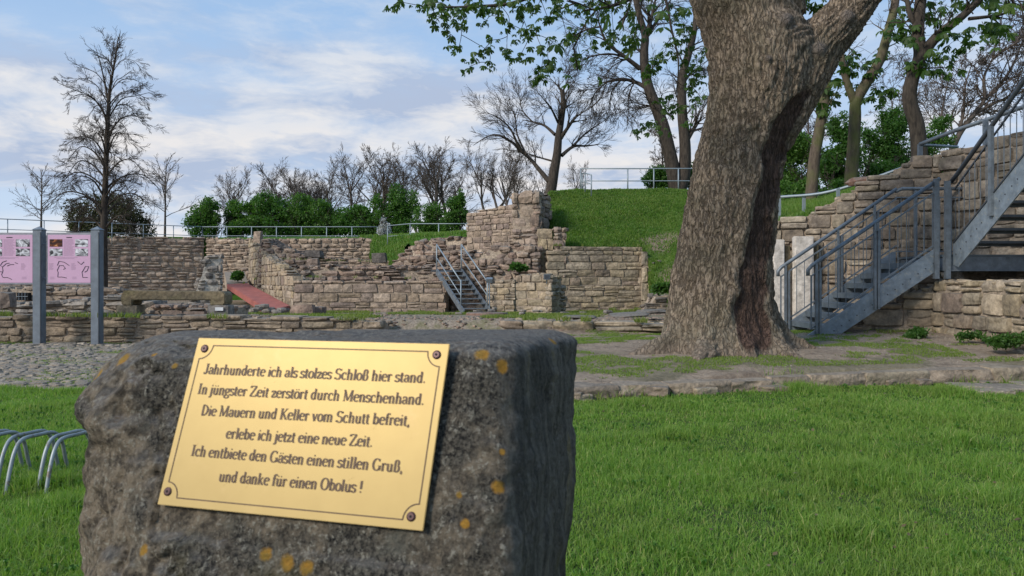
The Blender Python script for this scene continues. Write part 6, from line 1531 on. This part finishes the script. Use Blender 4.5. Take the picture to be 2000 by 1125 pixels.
# ------------------------------------------------------------------ the big chestnut
def chestnut():
    D = 10.3
    ys = np.array([-60, 0, 50, 100, 150, 200, 250, 300, 400, 500, 600, 640, 665, 690, 712])
    lft = np.array([1335, 1348, 1368, 1378, 1382, 1380, 1371, 1360, 1337, 1319, 1301, 1292, 1283, 1270, 1255])
    rgt = np.array([1535, 1548, 1560, 1590, 1590, 1575, 1552, 1534, 1521, 1508, 1514, 1524, 1535, 1552, 1575])
    # trunk as a tall field of rings; the right limb is a second tube, both remeshed together
    s = MB()
    pts, rad = [], []
    for y, a, b in zip(ys[::-1], lft[::-1], rgt[::-1]):
        pts.append(P((a + b) / 2, y, D)); rad.append((b - a) / 2 / F * D * .985)
    pts = [pts[0] - Vector((0, 0, .25))] + pts; rad = [rad[0] * 1.04] + rad
    def ring_tube(pts, rad, n=40, flare=None):
        V = []; Fc = []
        for k, (p, r) in enumerate(zip(pts, rad)):
            d = (pts[min(k + 1, len(pts) - 1)] - pts[max(0, k - 1)]).normalized(); x = Vector((1, 0, 0)); x = (x - d * x.dot(d)).normalized(); y = d.cross(x)
            for j in range(n):
                a = 2 * math.pi * j / n; V.append(p + x * r * math.cos(a) + y * r * .92 * math.sin(a))
        for k in range(len(pts) - 1):
            for j in range(n): Fc.append((k * n + j, k * n + (j + 1) % n, (k + 1) * n + (j + 1) % n, (k + 1) * n + j))
        Fc.append(tuple(range(n))[::-1]); Fc.append(tuple((len(pts) - 1) * n + j for j in range(n))); s.add(V, Fc)
    ring_tube(pts, rad)
    L2 = [(1478, 330, .34), (1500, 270, .36), (1526, 205, .42), (1560, 140, .41), (1604, 82, .36), (1653, 28, .30), (1704, -40, .28)]
    lp = [P(x, y, D - .05) for x, y, r in L2]; ring_tube(lp, [r for _, _, r in L2])
    ring_tube([P(1492, 60, D + .1), P(1470, 0, D + .1), P(1450, -60, D + .2)], [.60, .62, .55])
    # buttress roots
    zg = lambda x, y: float(ground_z(x, y))
    for (ax_, ay_, ln, r0) in ((-.95, -.28, 1.02, .26), (-.45, -.75, .95, .24), (.10, -1, .85, .24), (.62, -.72, .92, .22), (1, -.15, .95, .24), (-.6, .7, .8, .25), (.4, .9, .8, .25)):
        c = P(1415, 600, D); d = Vector((ax_, ay_, 0)).normalized(); q = []
        g0 = zg(c.x + d.x * ln, c.y + d.y * ln)
        q = [Vector((c.x + d.x * .35, c.y + d.y * .35, g0 + .75)), Vector((c.x + d.x * .52, c.y + d.y * .52, g0 + .32)), Vector((c.x + d.x * .72, c.y + d.y * .72, g0 + .10)), Vector((c.x + d.x * ln, c.y + d.y * ln, g0 - .02)), Vector((c.x + d.x * (ln + .35), c.y + d.y * (ln + .35), g0 - .16))]
        ring_tube(smooth_path(q, 3), [r0 * f for f in np.linspace(1.25, .42, 13)], 16)
    me = bpy.data.meshes.new('trunk_raw'); me.from_pydata([tuple(v) for v in s.v], [], s.f); ob = bpy.data.objects.new('trunk_raw', me); COL.objects.link(ob)
    md = ob.modifiers.new('r', 'REMESH'); md.mode = 'VOXEL'; md.voxel_size = .019
    m2 = ob.modifiers.new('s', 'SMOOTH'); m2.factor = .6; m2.iterations = 9
    dg = bpy.context.evaluated_depsgraph_get(); ev = ob.evaluated_get(dg); m3 = ev.to_mesh()
    V = np.empty(len(m3.vertices) * 3, np.float32); m3.vertices.foreach_get('co', V); V = V.reshape(-1, 3).astype(float)
    Nn = np.empty(len(m3.vertices) * 3, np.float32); m3.vertices.foreach_get('normal', Nn); Nn = Nn.reshape(-1, 3).astype(float)
    Q = np.empty(len(m3.polygons) * 4, np.int32); m3.polygons.foreach_get('vertices', Q); Q = Q.reshape(-1, 4)
    ev.to_mesh_clear(); bpy.data.objects.remove(ob); bpy.data.meshes.remove(me)
    print('chestnut verts', len(V))
    # along / around coordinates for trunk and limb
    def coords(axis_pts):
        A_ = np.array([tuple(p) for p in axis_pts]); best = np.full(len(V), 1e9); s_ = np.zeros(len(V)); cum = 0; Tn = np.zeros((len(V), 3)); off = np.zeros((len(V), 3))
        for k in range(len(A_) - 1):
            d = A_[k + 1] - A_[k]; L = np.linalg.norm(d); d = d / L; t = np.clip((V - A_[k]) @ d, 0, L); c = A_[k] + t[:, None] * d; dd = np.linalg.norm(V - c, axis=1); m = dd < best
            best[m] = dd[m]; s_[m] = cum + t[m]; off[m] = (V - c)[m]; Tn[m] = d; cum += L
        th = np.arctan2(off[:, 1], off[:, 0]); return s_, th, best
    s1, t1, d1 = coords(pts[1:]); s2, t2, d2 = coords(lp)
    w2 = 1 / (1 + np.exp(-((V[:, 0] - P(1575, 0, D).x) * 4 + (V[:, 2] - Z(175, D)) * 4)))
    w2 = np.clip(w2, 0, 1)
    def bark(s_, th, d):
        rr = .62; U = np.stack([np.cos(th) * rr, np.sin(th) * rr, s_], -1)
        wob_ = fbm(U * np.array([3, 3, 1.6]), 3)[:, None] * np.array([[.22, .22, 0]])
        a = fbm((U + wob_) * np.array([16, 16, 2.4]), 3); r1 = 1 - np.abs(2 * a - 1) * 1.9       # ridges running up the stem
        b = fbm((U + wob_) * np.array([34, 34, 8]) + 9, 3); cr = 1 - np.abs(2 * b - 1) * 2.2
        plates = fbm(U * np.array([9, 9, 9]) + 3, 3)
        return np.clip(r1, 0, 1), np.clip(cr, 0, 1), plates
    ra, ca, pa = bark(s1, t1, d1); rb_, cb, pb = bark(s2, t2, d2)
    ridge = ra * (1 - w2) + rb_ * w2; crk = ca * (1 - w2) + cb * w2; pl = pa * (1 - w2) + pb * w2
    h = -.034 * ridge ** 1.3 - .016 * crk + .03 * (pl - .5)
    lump = fbm(V * np.array([2.2, 2.2, 1.3]), 3) - .5; h += lump * .09
    # big vertical folds near the foot
    low = np.clip((1.25 - (V[:, 2] - .25)) / 1.2, 0, 1); h += low * .085 * (fbm(np.stack([np.cos(t1) * 3.4, np.sin(t1) * 3.4, s1 * .6], -1), 2) - .5) * 2
    h += low * .03 * (fbm(V * 7, 3) - .5) * 2
    # the old wound down the right side of the front: a recess of dark rotten wood behind a rounded lip
    pxv = V[:, 0] / V[:, 1] * F + 1000; pyv = HZ - (V[:, 2] - CH) / V[:, 1] * F
    seam = np.interp(pyv, [170, 200, 260, 330, 400, 480, 560, 640, 680], [1570, 1540, 1503, 1490, 1476, 1458, 1442, 1430, 1450])
    rim = np.interp(pyv, [170, 200, 260, 330, 400, 480, 560, 640, 680], [1592, 1578, 1552, 1532, 1515, 1503, 1497, 1503, 1508])
    seam = seam + (vnoise(np.stack([pyv * .03, pyv * 0, pyv * 0], -1)) - .5) * 14; rim = rim + (vnoise(np.stack([pyv * .05, pyv * 0 + 4, pyv * 0], -1)) - .5) * 14
    front = (V[:, 1] < D + .15) & (pyv > 165) & (pyv < 690)
    u = (pxv - seam) / np.maximum(rim - seam, 6)
    inside = np.clip((pxv - seam) / 9, 0, 1) * np.clip((rim - pxv) / 14 + .35, 0, 1) * front * np.clip((pyv - 165) / 40, 0, 1) * np.clip((690 - pyv) / 40, 0, 1)
    lip = np.exp(-((pxv - seam + 12) / 12) ** 2) * front * np.clip((pyv - 190) / 40, 0, 1) * np.clip((660 - pyv) / 40, 0, 1)
    h = h * (1 - .6 * inside) + lip * .045 - inside * .075 + inside * .06 * (fbm(V * np.array([14, 14, 3.0]), 4) - .5)
    # grey knots on the limb
    knot = np.zeros(len(V))
    for kx, ky, kr in ((1537, 38, 15), (1600, 95, 16), (1657, 32, 15), (1501, 115, 8)):
        dd = np.hypot(pxv - kx, pyv - ky) / kr; m = np.exp(-dd ** 4) * (V[:, 1] < D); knot = np.maximum(knot, m); h = h * (1 - m) + m * .03 * (1 - dd.clip(0, 1) ** 2)
    V2 = V + Nn * h[:, None]
    deep = np.clip(ridge, 0, 1)
    msk = np.stack([inside, knot, np.clip(pl, 0, 1), np.ones(len(V))], -1)
    me = mesh_np('trunk', V2, Q, True, {'mask': ('POINT', msk)})
    m, g = new_mat('thick furrowed bark'); geo = g.n('ShaderNodeNewGeometry'); p = geo.outputs['Position']
    at = g.n('ShaderNodeSeparateColor', i={0: g.n('ShaderNodeAttribute', attribute_name='mask').outputs['Color']})
    ps = g.vm('MULTIPLY', p, (1, 1, .42)); n1 = g.noise(ps, 26, 8, .7, .3); n2 = g.noise(p, 90, 5, .7); n3 = g.noise(p, 2.0, 4, .6)
    c = g.mix(g.ramp(n1, [(.34, 0.0), (.64, 1.0)]), (.125, .095, .07), (.39, .305, .225))
    c = g.mix(g.m('MULTIPLY', g.ramp(n3, [(.45, 0.0), (.62, 1.0)]), .5), c, g.mix(n1, (.06, .055, .035), (.20, .18, .12)))
    c = g.mix(g.m('MULTIPLY', g.ramp(g.noise(p, 14, 4, .6), [(.64, 0.0), (.70, 1.0)]), .5), c, (.26, .235, .19))
    z = g.n('ShaderNodeSeparateXYZ', i={0: p}).outputs[2]
    # grey green lichen film near the foot, and dry earth splashed low
    c = g.mix(g.m('MULTIPLY', g.mr(z, 1.25, .45), g.ramp(g.noise(p, 7, 6, .65), [(.40, 0.0), (.6, .65)])), c, (.22, .20, .155))
    c = g.mix(g.m('MULTIPLY', g.mr(z, .52, .22), .75), c, (.235, .18, .14))
    rot = g.mix(g.ramp(g.noise(g.vm('MULTIPLY', p, (1, 1, .25)), 40, 6, .75), [(.36, 0.0), (.56, .5), (.70, 1.0)]), (.035, .021, .017), (.20, .13, .10))
    c = g.mix(g.ramp(at.outputs[0], [(.08, 0.0), (.35, 1.0)]), c, rot)
    c = g.mix(g.m('MULTIPLY', at.outputs[1], .8), c, (.135, .115, .105))
    vw = g.vm('ADD', g.vm('MULTIPLY', p, (18, 18, 2.4)), g.vm('MULTIPLY', g.n('ShaderNodeTexNoise', i={'Vector': p, 'Scale': 6.0, 'Detail': 3.0}).outputs['Color'], (2.6, 2.6, 2.6)))
    ve = g.n('ShaderNodeTexVoronoi', feature='DISTANCE_TO_EDGE', i={'Vector': vw, 'Scale': 1.0}).outputs['Distance']
    plate = g.ramp(g.m('ADD', ve, g.m('MULTIPLY', g.m('SUBTRACT', n1, .5), .55)), [(.0, 0.0), (.14, .75), (.5, 1.0)])
    c = g.mix(g.m('MULTIPLY', g.m('MULTIPLY', g.m('SUBTRACT', 1.0, plate), g.mr(z, .25, .9, .25, 1.0)), g.m('SUBTRACT', .50, g.m('MULTIPLY', at.outputs[1], .5))), c, (.04, .029, .022))
    hh = g.m('ADD', g.m('ADD', g.m('MULTIPLY', n1, .7), g.m('MULTIPLY', n2, .35)), g.m('MULTIPLY', plate, .9)); finish(g, c, .95, hh, 1.0, .03, spec=.2)
    root = empty('chestnut_tree', P(1415, 690, D)); tag(root, 'huge old chestnut tree with furrowed forked trunk in front of the stairs', 'tree')
    link('trunk', me, root, m)
    # crown above the frame and the low branches that hang into it
    T = Tree(99)
    o = dict(wob=.12, up=.03, n=[0, 3, 4, 4], spread=.6, ratio=.6, rmin=.01, t0=.3)
    top1 = P(1450, -50, D + .2); top2 = P(1685, -40, D - .05)
    T.limb([top1, top1 + Vector((-.5, -.2, 1.2)), top1 + Vector((-1.5, -.6, 2.4)), top1 + Vector((-2.4, -1.0, 3.8))], .42, .15)
    T.limb([top1, top1 + Vector((.3, .4, 1.4)), top1 + Vector((.4, 1.0, 3.2)), top1 + Vector((.2, 1.2, 5))], .40, .12)
    T.limb([top2, top2 + Vector((1.0, .2, 1.2)), top2 + Vector((2.2, .6, 2.0)), top2 + Vector((3.6, .8, 3.0))], .40, .12)
    b1 = T.limb([top1 + Vector((-.9, -.35, 1.7)), P(1250, -190, 9.4), P(1130, -110, 8.9), P(1020, -90, 8.7), P(900, -70, 8.6), P(820, -50, 8.5)], .12, .02)
    b2 = T.limb([P(1180, -150, 9.0), P(1120, -60, 8.2), P(1060, -20, 7.9), P(1000, 6, 7.8), P(930, 12, 7.8), P(870, 14, 7.8)], .035, .008)
    b3 = T.limb([top1 + Vector((-.4, -.5, 1.0)), P(1330, -120, 9.3), P(1270, -30, 8.8), P(1200, 10, 8.6), P(1140, 20, 8.5)], .06, .008)
    b4 = T.limb([top2 + Vector((.9, .1, 1.1)), P(1800, -90, 9.6), P(1900, -40, 9.3), P(1990, -20, 9.2)], .08, .012)
    for q, r in (b1, b3, b4): T.sprout(q, r, 7, .7, 1, o, .4)
    for s_ in T.seg[1:3]: T.sprout(s_[0], s_[1], 8, 2.2, 3, o, .3)
    L = [(768, 10), (784, 4), (825, 12), (851, 43), (845, 30), (874, 64), (885, 39), (906, 36), (868, 50), (896, 94), (890, 88), (921, 117), (917, 130), (942, 100), (950, 96), (956, 124), (963, 78), (990, 94), (984, 100), (1011, 114), (1018, 105), (995, 50), (1013, 68), (1047, 59), (1034, 71), (1022, 60), (1059, 96), (1077, 121), (1086, 128), (1072, 131), (1070, 115), (1054, 139), (1058, 130), (1045, 160), (1050, 150), (1061, 148),
         (1138, 16), (1130, 10), (1120, 22), (1040, 20), (1050, 12), (1077, 28), (1070, 35), (978, 11), (960, 18), (928, 11), (940, 20), (910, 15), (895, 22), (880, 25), (900, 50), (860, 30), (860, 12), (840, 8), (1000, 15), (1015, 25), (1100, 8), (1095, 20), (1025, 8), (1088, 3), (950, 40), (985, 35), (1180, 18), (1165, 8), (1195, 12), (1150, 5),
         (1113, 68), (1120, 60), (1108, 74), (1130, 70), (1152, 66), (1160, 60), (1191, 68), (1185, 80), (1202, 71), (1198, 60), (1159, 89), (1120, 120), (1132, 105), (1080, 82), (1215, 30), (1237, 82), (1245, 75), (1230, 88), (1215, 10), (1250, 50), (1228, 20),
         (1310, 10), (1325, 20), (1333, 30), (1320, 40), (1335, 50), (1340, 20), (1305, 82), (1315, 75), (1300, 100), (1312, 108), (1265, 135), (1275, 120), (1262, 145), (1285, 125), (1345, 95), (1338, 70), (1362, 130), (1355, 150), (1365, 165), (1350, 170), (1368, 190), (1358, 205), (1305, 199), (1298, 210), (1315, 205), (1290, 195), (1312, 220), (1258, 249), (1265, 240), (1275, 243), (1250, 255), (1290, 250), (1328, 210), (1340, 240), (1360, 115), (1370, 100), (1350, 55), (1350, 180), (1365, 150), (1335, 120), (1345, 135)]
    r_ = random.Random(5); tg = [P(x, y, (7.9 if x < 1110 else 8.8) + r_.uniform(-.35, .35)) for x, y in L]
    T2 = Tree(98); nodes = [p for q, _ in (b1, b2, b3) for p in q[2:]]
    T2.limb([P(1280, -60, 8.8), P(1300, 0, 8.7), P(1312, 60, 8.7), P(1325, 120, 8.8), P(1320, 190, 8.8)], .02, .006); nodes += T2.seg[0][0]
    net(T2, nodes, tg, .010, .10, .0035)
    link('limbs', T.mesh('limbs'), root, M['bark']); tag(link('twigs', T2.mesh('twigs', .01), root, M['bark']), kind='stuff')
    sites = leaf_sites(tg, 6, .036, .070, r_)
    extra = [p for q, _ in (b1, b2, b3) for p in q[4:]]
    ex_s = leaf_sites(extra, 2, .10, .09, r_)
    tips = [t for t, _ in T.tips]; ex_s += leaf_sites(tips[::2], 3, .15, .15, r_)
    sites.sort(key=lambda t: -t[1]); put_leaves(sites + ex_s, root, 290)
    # leaves that show right of the limb
    L3 = [(1640, -10), (1735, 8), (1745, 20), (1760, 5), (1585, 8), (1590, 18), (1598, 12), (1700, 60), (1720, 40), (1960, 8), (1985, 20), (1990, 5)]
    tg3 = [P(x, y, 10.9) for x, y in L3[4:7]]; put_leaves(leaf_sites(tg3, 6, .05, .11, r_), root, 0)
chestnut()
